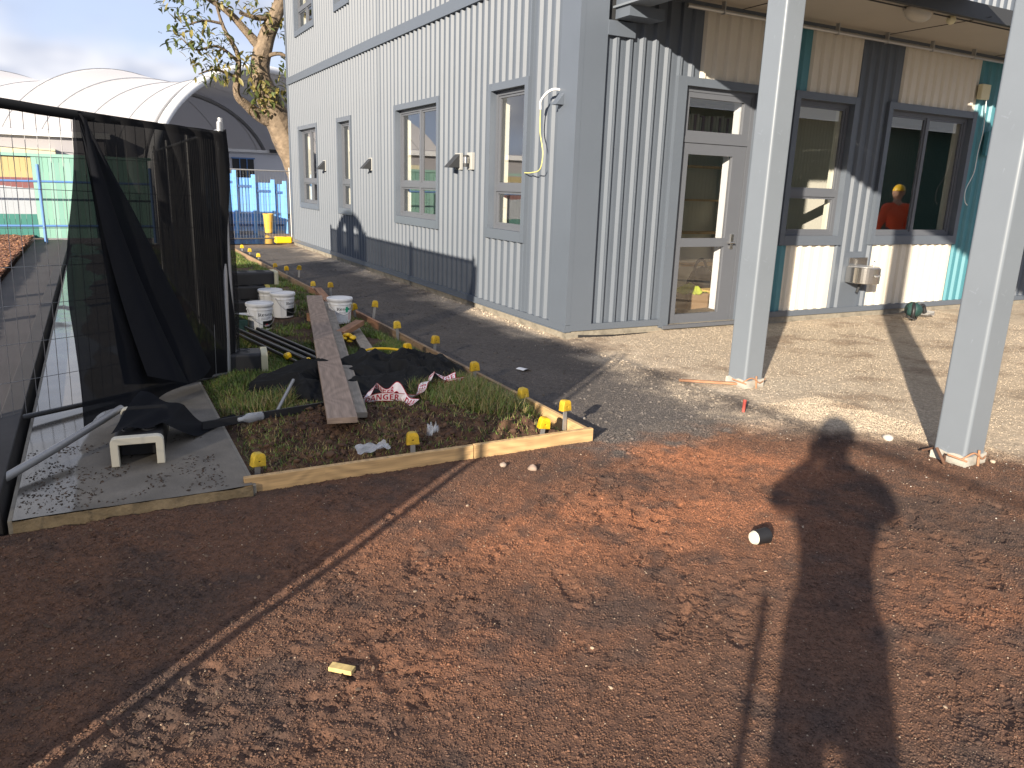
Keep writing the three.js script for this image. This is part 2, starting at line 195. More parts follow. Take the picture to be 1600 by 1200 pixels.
// grass
{
  const bl = grid(1, 4, (u, v) => [(u - 0.5) * 0.006 * (1 - v * 0.9), v * (1 - 0.25 * v), 0.45 * v * v], 1);
  const m = new THREE.InstancedMesh(bl, MP(1, 1, 1, { roughness: 0.6, transmission: 0.25, thickness: 0 }), 95000), mt = new THREE.Matrix4(), q = new THREE.Quaternion(), e = new THREE.Euler(), col = new THREE.Color(); let n = 0;
  while (n < 95000) {
    const far = rnd() < 0.4, x = rr(0.66, 2.7), z = far ? rr(-8, -18.2) : rr(-4.1, -8);
    let d = ss(0.4, 0.58, fbm(x * 2.6 + 8, z * 2.6, 4)); const fringe = Math.max(blob(x, z, 2.45, -4.75, 0.35, 0.35, 0), blob(x, z, 2.4, -5.1, 0.45, 0.55, 0), blob(x, z, 0.8, -4.5, 0.2, 0.5, 0) * 0.35, blob(x, z, 0.9, -5.7, 0.35, 0.5, 0));
    if (z > -5.2) d = Math.max(d * 0.2, fringe); else if (z > -7) d = d * 0.8 + 0.35;
    if (x > 1.2 && x < 2.3 && z < -7 && z > -9.5) d *= 0.35;
    if (rnd() > d) continue;
    const dry = rnd() < (z > -5.6 ? 0.45 : 0.16), tall = fringe > 0.4 && z > -5.6 ? rr(0.06, 0.15) : (z > -5.6 ? rr(0.02, 0.055) : rr(0.03, 0.09)) * (far ? 1.15 : 1);
    q.setFromEuler(e.set(rr(-0.5, 0.6), rr(0, 6.28), rr(-0.45, 0.45), 'YXZ')); mt.compose(V(x, gh(x, z) - 0.005, z), q, V(far ? 2 : 1.1, tall, tall)); m.setMatrixAt(n, mt);
    m.setColorAt(n, col.setRGB(...vary(dry ? [0.34, 0.27, 0.11] : [0.14, 0.215, 0.035], 0.35))); n++;
  }
  scene.add(m); stuff(m, 'grass', 'rough green and straw grass growing in the boxed bed', 'grass');
}
// ---------- building ----------
const FW = (u, y, n) => [u, y, -7 + n], LW = (u, y, n) => [4.5 - n, y, u];
const mb = (map, u0, u1, y0, y1, n0, n1, r = 0) => { const a = map(u0, y0, n0), b = map(u1, y1, n1); return bb(a[0], b[0], a[1], b[1], a[2], b[2], r); };
function quads(list) { const p = [], uv = []; for (const q of list) for (const i of [0, 1, 2, 0, 2, 3]) { p.push(...q[i]); uv.push(q[i][0] + q[i][2], q[i][1]); } const g = new THREE.BufferGeometry(); g.setAttribute('position', new THREE.Float32BufferAttribute(p, 3)); g.setAttribute('uv', new THREE.Float32BufferAttribute(uv, 2)); g.computeVertexNormals(); return g; }
const PITCH = 0.17;
function clad(map, u0, u1, y0, y1, d = 0.034) {
  const pts = [[u0, 0]]; for (let k = Math.floor(u0 / PITCH) - 1; k <= Math.ceil(u1 / PITCH) + 1; k++) { const c = k * PITCH; for (const [o, n] of [[-0.042, 0], [-0.018, d], [-0.003, d], [0, d - 0.002], [0.003, d], [0.018, d], [0.042, 0], [0.083, 0.002], [0.087, 0.002]]) if (c + o > u0 + 0.002 && c + o < u1 - 0.002) pts.push([c + o, n]); } pts.push([u1, 0]);
  const q = []; for (let i = 0; i < pts.length - 1; i++) q.push([map(pts[i][0], y0, pts[i][1]), map(pts[i + 1][0], y0, pts[i + 1][1]), map(pts[i + 1][0], y1, pts[i + 1][1]), map(pts[i][0], y1, pts[i][1])]);
  return quads(q);
}
const bld = thing('school_building', 'two storey building clad in slate grey ribbed steel with cream and teal panels', 'building');
const lining = [];
function sheet(map, u0, u1, y0, y1, m, label) { const o = part('cladding_sheet', clad(map, u0, u1, y0, y1), m, bld); if (label) o.userData.label = label; lining.push(mb(map, u0, u1, y0, y1, -0.19, -0.17)); }
function win(map, u0, u1, y0, y1, o) {
  const w = new THREE.Group(); w.name = 'window'; bld.add(w); const t = 0.085, s = o.sill ?? 0.12, a = u0 + t, b = u1 - t, c = y0 + s, d = y1 - t;
  part('flashing', [mb(map, u0, a, y0, y1, -0.02, 0.05), mb(map, b, u1, y0, y1, -0.02, 0.05), mb(map, a, b, d, y1, -0.02, 0.048), mb(map, a, b, y0, c, -0.02, 0.052)], mat.slateTrim, w);
  part('reveal', [mb(map, a - 0.004, a, c, d, -0.1, -0.02), mb(map, b, b + 0.004, c, d, -0.1, -0.02), mb(map, a, b, d, d + 0.004, -0.1, -0.02), mb(map, a, b, c - 0.004, c, -0.1, -0.02)], mat.slateTrim, w);
  const f = 0.05, us = o.u ?? [], ys = o.y ?? [];
  const U = [a, ...us.map((k) => lerp(u0, u1, k)), b], Y = [c, ...ys, d];
  part('frame', [mb(map, a, a + f, c, d, -0.09, -0.035), mb(map, b - f, b, c, d, -0.09, -0.035), mb(map, a + f, b - f, d - f, d, -0.09, -0.036), mb(map, a + f, b - f, c, c + f, -0.09, -0.034)], mat.joinery, w);
  for (const k of us) part('mullion', mb(map, lerp(u0, u1, k) - 0.03, lerp(u0, u1, k) + 0.03, c + f, d - f, -0.088, -0.033), mat.joinery, w);
  for (const k of ys) for (let i = 0; i < U.length - 1; i++) part('transom', mb(map, U[i] + (i ? 0.03 : f), U[i + 1] - (i < U.length - 2 ? 0.03 : f), k - 0.04, k + 0.04, -0.087, -0.032), mat.joinery, w);
  for (let i = 0; i < U.length - 1; i++) for (let j = 0; j < Y.length - 1; j++) {
    const x0 = U[i] + (i ? 0.03 : f), x1 = U[i + 1] - (i < U.length - 2 ? 0.03 : f), e0 = Y[j] + (j ? 0.04 : f), e1 = Y[j + 1] - (j < Y.length - 2 ? 0.04 : f), b2 = 0.028;
    part('sash', [mb(map, x0, x0 + b2, e0, e1, -0.08, -0.05), mb(map, x1 - b2, x1, e0, e1, -0.08, -0.05), mb(map, x0 + b2, x1 - b2, e1 - b2, e1, -0.08, -0.051), mb(map, x0 + b2, x1 - b2, e0, e0 + b2, -0.08, -0.049)], mat.joinery, w);
    part('pane', quads([[map(x0 + b2 - 0.005, e0 + b2 - 0.005, -0.065), map(x1 - b2 + 0.005, e0 + b2 - 0.005, -0.065), map(x1 - b2 + 0.005, e1 - b2 + 0.005, -0.065), map(x0 + b2 - 0.005, e1 - b2 + 0.005, -0.065)]]), mat.glass, w);
  }
  part('liner', [mb(map, a - 0.02, a + 0.012, c, d, -0.22, -0.092), mb(map, b - 0.012, b + 0.02, c, d, -0.22, -0.092), mb(map, a, b, d - 0.012, d + 0.02, -0.219, -0.093), mb(map, a, b, c - 0.02, c + 0.012, -0.221, -0.094)], mat.liner, w);
  return w;
}
// long side wall
const LWIN = [[-19.07, -17.33, [0.5]], [-15.8, -14.81, []], [-12.43, -10.55, [0.52]], [-9.0, -7.97, []]];
{
  let u = -20; const B0 = 0.14;
  for (const [a, b] of LWIN) {
    for (const [s, e] of [[u, a]]) { const n = Math.max(1, Math.round((e - s) / 0.85)); for (let k = 0; k < n; k++) sheet(LW, s + (e - s) * k / n, s + (e - s) * (k + 1) / n, B0, 3.81, mat.slate); }
    sheet(LW, a, b, B0, 0.97, mat.slate); sheet(LW, a, b, 2.81, 3.81, mat.slate); u = b;
  }
  sheet(LW, u, -7.27, B0, 3.81, mat.slate);
  u = -20; for (const [a, b] of LWIN) { const n = Math.round((a - u) / 0.85) || 1; for (let k = 0; k < n; k++) sheet(LW, u + (a - u) * k / n, u + (a - u) * (k + 1) / n, 3.97, 6.6, mat.slate); sheet(LW, a, b, 3.97, 4.76, mat.slate); sheet(LW, a, b, 6.3, 6.6, mat.slate); u = b; }
  sheet(LW, u, -7.27, 3.97, 6.6, mat.slate);
  for (const [a, b, m] of LWIN) { win(LW, a, b, 0.96, 2.81, { u: m, y: [1.58] }); win(LW, a, b, 4.75, 6.31, { u: m, y: [5.3] }); }
  part('band_flashing', [mb(LW, -20.02, -7.27, 3.81, 3.96, -0.01, 0.055), mb(LW, -20.02, -7.27, 3.955, 3.972, -0.01, 0.045)], mat.slateTrim, bld);
  part('base_flashing', [mb(LW, -20.02, -6.955, 0.075, 0.145, -0.02, 0.047), mb(LW, -20.02, -6.952, 0.068, 0.08, -0.02, 0.062)], mat.slateTrim, bld);
  part('corner_flashing', [mb(LW, -7.3, -6.95, 0.146, 6.6, -0.01, 0.05), mb(FW, 4.46, 4.79, 0.146, 6.6, -0.01, 0.048)], mat.slateTrim, bld);
  part('corner_flashing', [mb(LW, -20.04, -19.9, 0.076, 6.6, -0.1, 0.046)], mat.slateTrim, bld);
}
// entrance wall
{
  const S = mat.slate, Cc = mat.cream, T = mat.teal, y0 = 0.15, y1 = 3.56;
  sheet(FW, 4.79, 5.1, y0, 3.13, S); sheet(FW, 5.1, 5.75, y0, y1, S); sheet(FW, 5.75, 6.08, 2.83, y1, S); sheet(FW, 6.08, 6.96, 2.83, y1, Cc, 'cream ribbed panel above the door'); sheet(FW, 6.96, 7.78, 2.83, y1, T, 'teal ribbed strip');
  sheet(FW, 7.03, 7.4, y0, 2.83, S); sheet(FW, 7.4, 7.57, 0.99, 2.83, S); sheet(FW, 7.4, 7.75, y0, 0.99, T, 'teal ribbed strip'); sheet(FW, 7.75, 8.65, y0, 0.99, Cc, 'cream ribbed panel under the narrow window');
  sheet(FW, 7.78, 8.66, 2.83, y1, Cc, 'cream ribbed panel above the narrow window'); sheet(FW, 8.66, 9.5, 2.83, y1, S); sheet(FW, 8.71, 9.29, 0.99, 2.83, S); sheet(FW, 8.65, 9.42, y0, 0.99, S);
  sheet(FW, 9.42, 11.19, y0, 1.0, Cc, 'cream ribbed panel under the sliding window'); sheet(FW, 9.5, 11.18, 2.83, y1, Cc, 'cream ribbed panel above the sliding window'); sheet(FW, 11.2, 12.25, y0, 2.83, T, 'teal ribbed panel'); sheet(FW, 11.18, 12.25, 2.83, y1, T, 'teal ribbed panel');
  sheet(FW, 12.25, 16, y0, y1, S); sheet(FW, 4.79, 16, 3.9, 6.6, S);
  part('head_flashing', [mb(FW, 4.79, 5.13, 3.13, 3.27, -0.01, 0.056), mb(FW, 5.13, 16, 3.56, 3.6, -0.01, 0.02)], mat.slateTrim, bld);
  part('wall_top', mb(FW, 4.79, 16, 3.27, 3.9, -0.03, -0.012), mat.dark, bld);
  part('base_flashing', [mb(FW, 4.44, 5.76, 0.078, 0.15, -0.02, 0.05), mb(FW, 7.02, 16, 0.078, 0.15, -0.02, 0.05)], mat.slateTrim, bld);
  win(FW, 7.57, 8.71, 0.99, 2.83, { y: [1.64], sill: 0.12 }); win(FW, 9.29, 11.2, 0.99, 2.83, { u: [0.5] });
  // door
  const d = new THREE.Group(); d.name = 'door'; bld.add(d);
  part('flashing', [mb(FW, 5.75, 5.88, 0.05, 2.83, -0.02, 0.052), mb(FW, 6.97, 7.035, 0.05, 2.83, -0.02, 0.05), mb(FW, 5.88, 6.97, 2.74, 2.83, -0.02, 0.05)], mat.slateTrim, d);
  part('frame', [mb(FW, 5.88, 5.93, 0.06, 2.74, -0.12, -0.01), mb(FW, 6.92, 6.97, 0.06, 2.74, -0.12, -0.01), mb(FW, 5.93, 6.92, 2.69, 2.74, -0.12, -0.012), mb(FW, 5.93, 6.92, 2.15, 2.22, -0.12, -0.008)], mat.joinery, d);
  const fr = (a, b, c, e, l, r, t, bo, n0, n1) => [mb(FW, a, a + l, c, e, n0, n1), mb(FW, b - r, b, c, e, n0, n1), mb(FW, a + l, b - r, e - t, e, n0, n1 - 0.001), mb(FW, a + l, b - r, c, c + bo, n0, n1 - 0.001)];
  part('transom_sash', fr(5.93, 6.92, 2.22, 2.69, 0.06, 0.1, 0.06, 0.06, -0.07, -0.02), mat.joinery, d);
  const pane = (a, b, c, e) => part('pane', quads([[FW(a, c, -0.045), FW(b, c, -0.045), FW(b, e, -0.045), FW(a, e, -0.045)]]), mat.glass, d);
  pane(5.985, 6.825, 2.275, 2.635);
  part('leaf', [...fr(5.935, 6.915, 0.07, 2.145, 0.1, 0.2, 0.12, 0.11, -0.075, -0.022), mb(FW, 6.035, 6.715, 0.98, 1.08, -0.074, -0.023)], mat.joinery, d);
  pane(6.03, 6.72, 1.075, 2.03); pane(6.03, 6.72, 0.175, 0.985);
  part('handle', [mb(FW, 6.8, 6.845, 0.95, 1.13, -0.023, -0.008, 0.004), rod(FW(6.82, 1.03, -0.01), FW(6.82, 1.03, 0.04), 0.01), rod(FW(6.825, 1.03, 0.038), FW(6.71, 1.03, 0.038), 0.009)], mat.stainless, d);
  part('threshold', [mb(FW, 5.8, 7.0, 0.03, 0.072, -0.1, 0.07)], mat.joinery, d);
  part('jamb_liner', [mb(FW, 6.73, 6.75, 0.2, 2.1, -0.2, -0.1), mb(FW, 6.83, 6.86, 2.25, 2.66, -0.2, -0.1)], mat.white, d);
  lining.push(mb(FW, 5.5, 5.93, 0.1, 2.83, -0.19, -0.17), mb(FW, 6.92, 7.2, 0.1, 2.83, -0.19, -0.17));
  // wall services
  part('backing_plate', mb(FW, 8.83, 9.2, 0.15, 0.9, -0.005, 0.037), mat.slateTrim, bld);
}
part('wall_lining', lining, M(0.62, 0.6, 0.54), bld);
part('foundation', [bb(4.48, 4.7, -0.2, 0.07, -20, -6.97), bb(4.7, 16, -0.2, 0.074, -7.2, -6.975)], mat.conc, bld);
part('floor', bb(4.7, 16, -0.05, 0.09, -20, -7.2), M(0.22, 0.2, 0.17, { map: concTex }), bld);
part('ceiling', bb(4.68, 16, 2.95, 3.1, -20, -7.18), M(0.7, 0.7, 0.68), bld);
part('upper_floor', bb(4.68, 16, 4.0, 4.1, -20, -7.18), M(0.3, 0.3, 0.3), bld);
part('partition', [bb(4.72, 16, 0.09, 2.95, -9.75, -9.65), bb(4.72, 16, 0.09, 2.95, -13.6, -13.5), bb(4.72, 16, 0.09, 2.95, -16.3, -16.2), bb(8.95, 9.05, 0.09, 2.95, -9.65, -7.2), bb(9.6, 9.7, 0.09, 2.95, -20, -9.75)], M(0.58, 0.57, 0.5), bld);
part('roof', [bb(4.4, 16.1, 6.6, 6.75, -20.1, -6.9)], mat.slateTrim, bld);
part('end_wall', [bb(4.5, 16, 0, 6.6, -20.02, -19.96), bb(15.95, 16, 0, 6.6, -19.9, -7.05)], mat.slate, bld);
one('damp_strip', grid(40, 3, (u, v) => { const x = 4.62 + u * 1.12; return [x, -0.05 + 0.085 * v * (1 - 0.35 * u), -6.955 + 0.1 * Math.sin(u * Math.PI) * (1 - u) + 0.01 * v]; }), mat.rubber, 'black damp proof strip curling along the foundation by the door', 'strip');
// hooded vents and lamp on the side wall
{
  const v = thing('wall_vent', 'hooded dark vent on cream plate between the side windows', 'vent', [4.5, 1.91, -9.88], 0, 'hooded vents on the side wall');
  part('plate', box(0.045, 0.22, 0.17, -0.026, 0, 0, 0.006), M(0.36, 0.36, 0.34), v);
  part('hood', extr([[0, 0.09], [0, -0.08], [0.16, -0.08]], 0.15, 0.004).rotateY(Math.PI).translate(-0.054, 0, 0.075), mat.dark, v);
  part('inlet', box(0.01, 0.12, 0.12, -0.056, 0, 0), mat.black, v);
  v.userData.label = 'hooded dark vent on cream plate right beside the steel wall lamp'; for (const [z, l] of [[-13.67, 'hooded dark vent on cream plate between the slim and the wide side window'], [-16.77, 'hooded dark vent on cream plate between the last two side windows']]) { const c = v.clone(); c.name = numbered('wall_vent'); c.userData = { ...v.userData, label: l }; c.position.z = z; scene.add(c); }
  const l = thing('wall_lamp', 'cylindrical steel wall lamp on cream plate beside a hooded vent', 'lamp', [4.5, 1.91, -9.5]);
  part('plate', box(0.045, 0.22, 0.15, -0.026, 0, 0, 0.006), M(0.36, 0.36, 0.34), l); part('body', [rod([-0.1, -0.075, 0], [-0.1, 0.075, 0], 0.038, 0.038, 20), box(0.05, 0.05, 0.03, -0.07, 0, 0)], mat.dark, l); part('lens', rod([-0.1, -0.03, 0.002], [-0.1, 0.05, 0.002], 0.0385, 0.0385, 20), mat.stainless, l);
  const k = thing('wall_cable', 'yellow cable hanging from white conduit near the building corner', 'cable', [4.5, 0, 0]);
  part('conduit', tube([[0.02, 2.6, -7.28], [-0.12, 2.6, -7.33], [-0.16, 2.5, -7.48], [-0.14, 2.42, -7.52]], 0.014), mat.white, k);
  part('wire', tube([[-0.14, 2.43, -7.52], [-0.13, 2.2, -7.53], [-0.16, 1.95, -7.4], [-0.15, 1.8, -7.46], [-0.12, 1.76, -7.7], [-0.07, 1.76, -7.95]], 0.006, 60), M(0.75, 0.7, 0.22), k);
  part('cowl', extr([[0, 0.06], [0, -0.05], [0.09, -0.05]], 0.1, 0.003).rotateY(Math.PI).translate(-0.052, 2.5, -7.2), mat.slateTrim, k);
}
// drinking fountain
{
  const f = thing('drinking_fountain', 'stainless steel drinking fountain on the entrance wall', 'drinking fountain', [9.1, 0, -6.96]);
  const D = (r) => { const s = new THREE.Shape(); s.moveTo(-0.2, 0); s.lineTo(0.2, 0); s.lineTo(0.2, 0.12); s.absarc(0, 0.12, r, 0, Math.PI, false); s.lineTo(-0.2, 0); return s; };
  part('bowl', extr(D(0.2), 0.2, 0.006).rotateX(Math.PI / 2).translate(0, 0.7, 0.012), mat.stainless, f);
  part('back_plate', box(0.36, 0.12, 0.015, 0, 0.76, 0.012), mat.stainless, f); part('rim', extr(D(0.17), 0.004).rotateX(Math.PI / 2).translate(0, 0.712, 0.03), mat.galv, f);
  part('tap', [rod([0.14, 0.7, 0.16], [0.14, 0.78, 0.16], 0.014), rod([0.14, 0.775, 0.16], [0.1, 0.8, 0.19], 0.011), rod([-0.03, 0.6, 0.33], [-0.03, 0.6, 0.37], 0.014), rod([-0.07, 0.6, 0.365], [0.03, 0.615, 0.365], 0.01)], mat.galv, f);
  part('waste_pipe', rod([0, 0.5, 0.1], [0, 0.36, 0.06], 0.02), mat.dark, f);
}
// services on the teal panel
{
  const b = thing('junction_box', 'cream junction box with dangling white wires beside the sliding window', 'junction box', [11.2, 3.1, -6.93]); part('case', box(0.2, 0.2, 0.07, 0, 0, 0.01, 0.01), mat.creamPlastic, b);
  part('wire', tube([[0.06, -0.1, 0.03], [0.08, -0.5, 0.05], [0.03, -0.8, 0.06], [0.0, -1.1, 0.07], [-0.14, -1.35, 0.08], [-0.12, -1.5, 0.09], [-0.05, -1.55, 0.09]], 0.006, 60), mat.paper, b);
  const c = thing('switch_cover', 'teal switch cover with looped white wires on the teal wall panel', 'switch cover', [11.55, 2.42, -6.93]); part('plate', box(0.2, 0.34, 0.06, 0, 0, 0.01, 0.008), mat.teal, c); part('wire', tube([[0.08, 0, 0.05], [0.14, -0.1, 0.06], [0.12, -0.5, 0.06], [0.02, -0.8, 0.07], [0.0, -1.1, 0.06]], 0.006, 50), mat.paper, c);
}
// canopy
{
  const c = thing('canopy', 'flat canopy with beige soffit and steel edge beam over the entrance', 'canopy');
  part('soffit', bb(5.1, 16, 3.6, 3.66, -6.98, -5.72), mat.soffit, c); part('fascia', bb(5.1, 16, 3.56, 3.72, -5.72, -5.66), mat.dark, c);
  for (let x = 6.6; x < 16; x += 2.4) part('soffit_joint', bb(x, x + 0.008, 3.594, 3.6, -6.98, -5.62), mat.dark, c);
  part('edge_beam', [bb(4.83, 5.09, 3.38, 3.4, -6.95, 3), bb(4.83, 5.09, 3.66, 3.68, -6.95, 3), bb(4.95, 4.97, 3.4, 3.66, -6.95, 3)], mat.steelPaint, c);
  part('bracket', [bb(4.86, 5.3, 3.28, 3.38, -6.94, -6.7), bb(4.86, 4.9, 3.38, 3.7, -6.94, -6.72)], mat.slateTrim, c);
  part('roof', clad((u, y, n) => [u, 3.78 + n, y], 4.83, 8.7, -5.64, 3), M(0.45, 0.47, 0.5), c);
  for (const z of [-2.7, 0.2, 2.9]) part('cross_beam', bb(5.1, 8.7, 3.5, 3.68, z - 0.06, z + 0.06), mat.steelPaint, c);
  part('conduit', rod([5.7, 3.5, -6.84], [16, 3.5, -6.84], 0.022, 0.022, 10), mat.galv, c);
  for (let x = 6.2; x < 15; x += 0.9) part('conduit_clip', [bb(x - 0.008, x + 0.008, 3.47, 3.6, -6.866, -6.814)], mat.galv, c);
  part('cable', rod([5.4, 3.58, -5.85], [16, 3.58, -5.85], 0.008, 0.008, 6), mat.dark, c);
  const l = thing('bulkhead_light', 'oval glass bulkhead light under the canopy soffit', 'light', [8.05, 3.56, -5.85]); const dome = new THREE.SphereGeometry(1, 24, 12, 0, 6.29, Math.PI / 2, Math.PI / 2).scale(0.2, 0.1, 0.1);
  part('lens', dome, MP(0.7, 0.66, 0.58, { transmission: 0.5, thickness: 0, roughness: 0.3 }), l); part('base', new THREE.CylinderGeometry(1, 1, 0.03, 28).scale(0.21, 1, 0.11).translate(0, 0.012, 0), mat.soffit, l);
  one('motion_sensor', new THREE.SphereGeometry(0.05, 16, 10).translate(8.65, 3.56, -5.86), mat.creamPlastic, 'small round sensor on the canopy soffit', 'sensor');
  for (const [x, z, label] of [[4.86, -4.67, 'grey steel canopy post standing in front of the glazed door'], [4.735, -2.68, 'grey steel canopy post farther out from the building wall'], [7.6, -1.4, 'grey steel canopy post at the inner row under the roof']]) {
    const p = thing('canopy_post', label, 'post', [x, 0, z], 0, 'steel posts under the canopy'); part('shaft', uvm(new RoundedBoxGeometry(0.21, 3.38, 0.21, 3, 0.022).translate(0, 1.7, 0)), mat.steelPaint, p);
    const fg = new THREE.BoxGeometry(0.225, 0.16, 0.225, 6, 2, 6), q = fg.attributes.position; for (let i = 0; i < q.count; i++) if (q.getY(i) > 0.05) q.setY(i, 0.05 + 0.025 * (vn(q.getX(i) * 30 + x, q.getZ(i) * 30) - 0.3)); fg.computeVertexNormals();
    part('foot', uvm(fg.translate(0, 0.01, 0)), mat.concWhite, p);
    part('tie_wire', [tube([[-0.13, 0.05, 0.1], [-0.05, 0.09, 0.125], [0.05, 0.04, 0.128], [0.15, 0.06, 0.09]], 0.006, 20), rod([-0.2, 0.08, 0.05], [-0.1, 0.04, 0.12], 0.006), rod([0.01, 0.1, 0.12], [0.01, -0.02, 0.13], 0.008)], mat.redWood, p);
  }
}
// things seen through the door glass
{
  const by = 0.09; const cr = thing('crate', 'open brown cardboard carton inside the door holding green cloth', 'carton', [7.05, by, -7.95], 0.15); part('side', [box(0.42, 0.2, 0.02, 0, 0.1, 0.16), box(0.42, 0.2, 0.02, 0, 0.1, -0.16), box(0.02, 0.2, 0.3, -0.2, 0.1, 0), box(0.02, 0.2, 0.3, 0.2, 0.1, 0), box(0.4, 0.02, 0.3, 0, 0.01, 0)], M(0.4, 0.27, 0.16), cr);
  one('green_cloth', grid(30, 30, (u, v) => { const r = Math.hypot(u - 0.5, v - 0.5) * 2; return [6.84 + u * 0.42, by + 0.2 + 0.14 * Math.max(0, 1 - r) + 0.07 * (fbm(u * 7, v * 7, 3) - 0.4), -8.12 + v * 0.36]; }), M(0.42, 0.5, 0.05), 'lime green cloth heaped in the carton behind the door', 'cloth');
  one('yellow_carton', box(0.26, 0.22, 0.24, 7.46, by + 0.11, -8.0, 0.006), M(0.62, 0.42, 0.12), 'yellow carton on the floor behind the door glass', 'carton');
  const bg = thing('black_bag', 'black holdall with looped handle on the floor behind the door', 'bag', [7.75, by, -8.5], 0.3); part('body', stone(0.28, 3).scale(1.1, 1.2, 0.7).translate(0, 0.2, 0), mat.clothSolid, bg); part('handle', new THREE.TorusGeometry(0.16, 0.02, 8, 24).translate(-0.05, 0.42, 0), mat.clothSolid, bg);
  one('red_bottle', lathe([[0, 0], [0.045, 0], [0.045, 0.16], [0.02, 0.2], [0.02, 0.24], [0, 0.24]], 16).translate(7.55, by, -7.85), M(0.6, 0.04, 0.03), 'red bottle beside the yellow carton behind the door', 'bottle');
  const sh = thing('bookshelf', 'pale shelf unit with files inside the building near the door', 'shelf', [8.15, 0.09, -9.45]); part('shelf_board', [0.4, 0.9, 1.4, 1.9, 2.35].map((y) => box(1.5, 0.03, 0.3, 0, y, 0)), mat.pine, sh); for (let k = 0; k < 26; k++) part('file', box(rr(0.02, 0.045), rr(0.22, 0.32), 0.22, -0.7 + k * 0.055, 2.36 + 0.145, 0), k % 3 ? mat.white : M(0.4, 0.3, 0.42), sh);
}
// ---------- temporary fence ----------
function fence(x0, z0, x1, z1, h, label, pitch = 0.075, tilt = 0) {
  const len = Math.hypot(x1 - x0, z1 - z0), g = thing('mesh_fence_panel', label, 'fence panel', [x0, 0.05, z0], Math.atan2(-(z1 - z0), x1 - x0), 'temporary mesh fence panels'); g.rotation.z = tilt;
  for (const x of [0.02, len - 0.02]) part('post', rod([x, 0, 0], [x, h + 0.06, 0], 0.02, 0.02, 12), mat.galv, g);
  for (const y of [0.07, h - 0.03]) part('rail', rod([0.02, y, 0], [len - 0.02, y, 0], 0.017, 0.017, 10), y < 1 ? M(0.12, 0.12, 0.12, { metalness: 0.5, roughness: 0.5 }) : mat.galv, g);
  const n = Math.round(len / pitch), wv = rod([0, 0.07, 0.004], [0, h - 0.03, 0.004], 0.0021, 0.0021, 5), wh = rod([0.02, 0, -0.001], [len - 0.02, 0, -0.001], 0.0021, 0.0021, 5);
  for (let k = 1; k < n; k++) part('wire', wv, mat.wire, g).position.x = (k * len) / n;
  for (let k = 1; k < 8; k++) part('wire', wh, mat.wire, g).position.y = 0.07 + ((h - 0.1) * k) / 8;
  return g;
}
const A0 = [-1.104, -5.06], TH = 0.603, dU = [0.824, -0.567], nU = [0.567, 0.824];
const PL = (u, y, n) => [A0[0] + dU[0] * u + nU[0] * n, y, A0[1] + dU[1] * u + nU[1] * n];
fence(A0[0], A0[1], A0[0] + 2.41 * dU[0], A0[1] + 2.41 * dU[1], 1.97, 'galvanised mesh fence panel with torn black cloth hanging from its top rail', 0.075, -0.03);
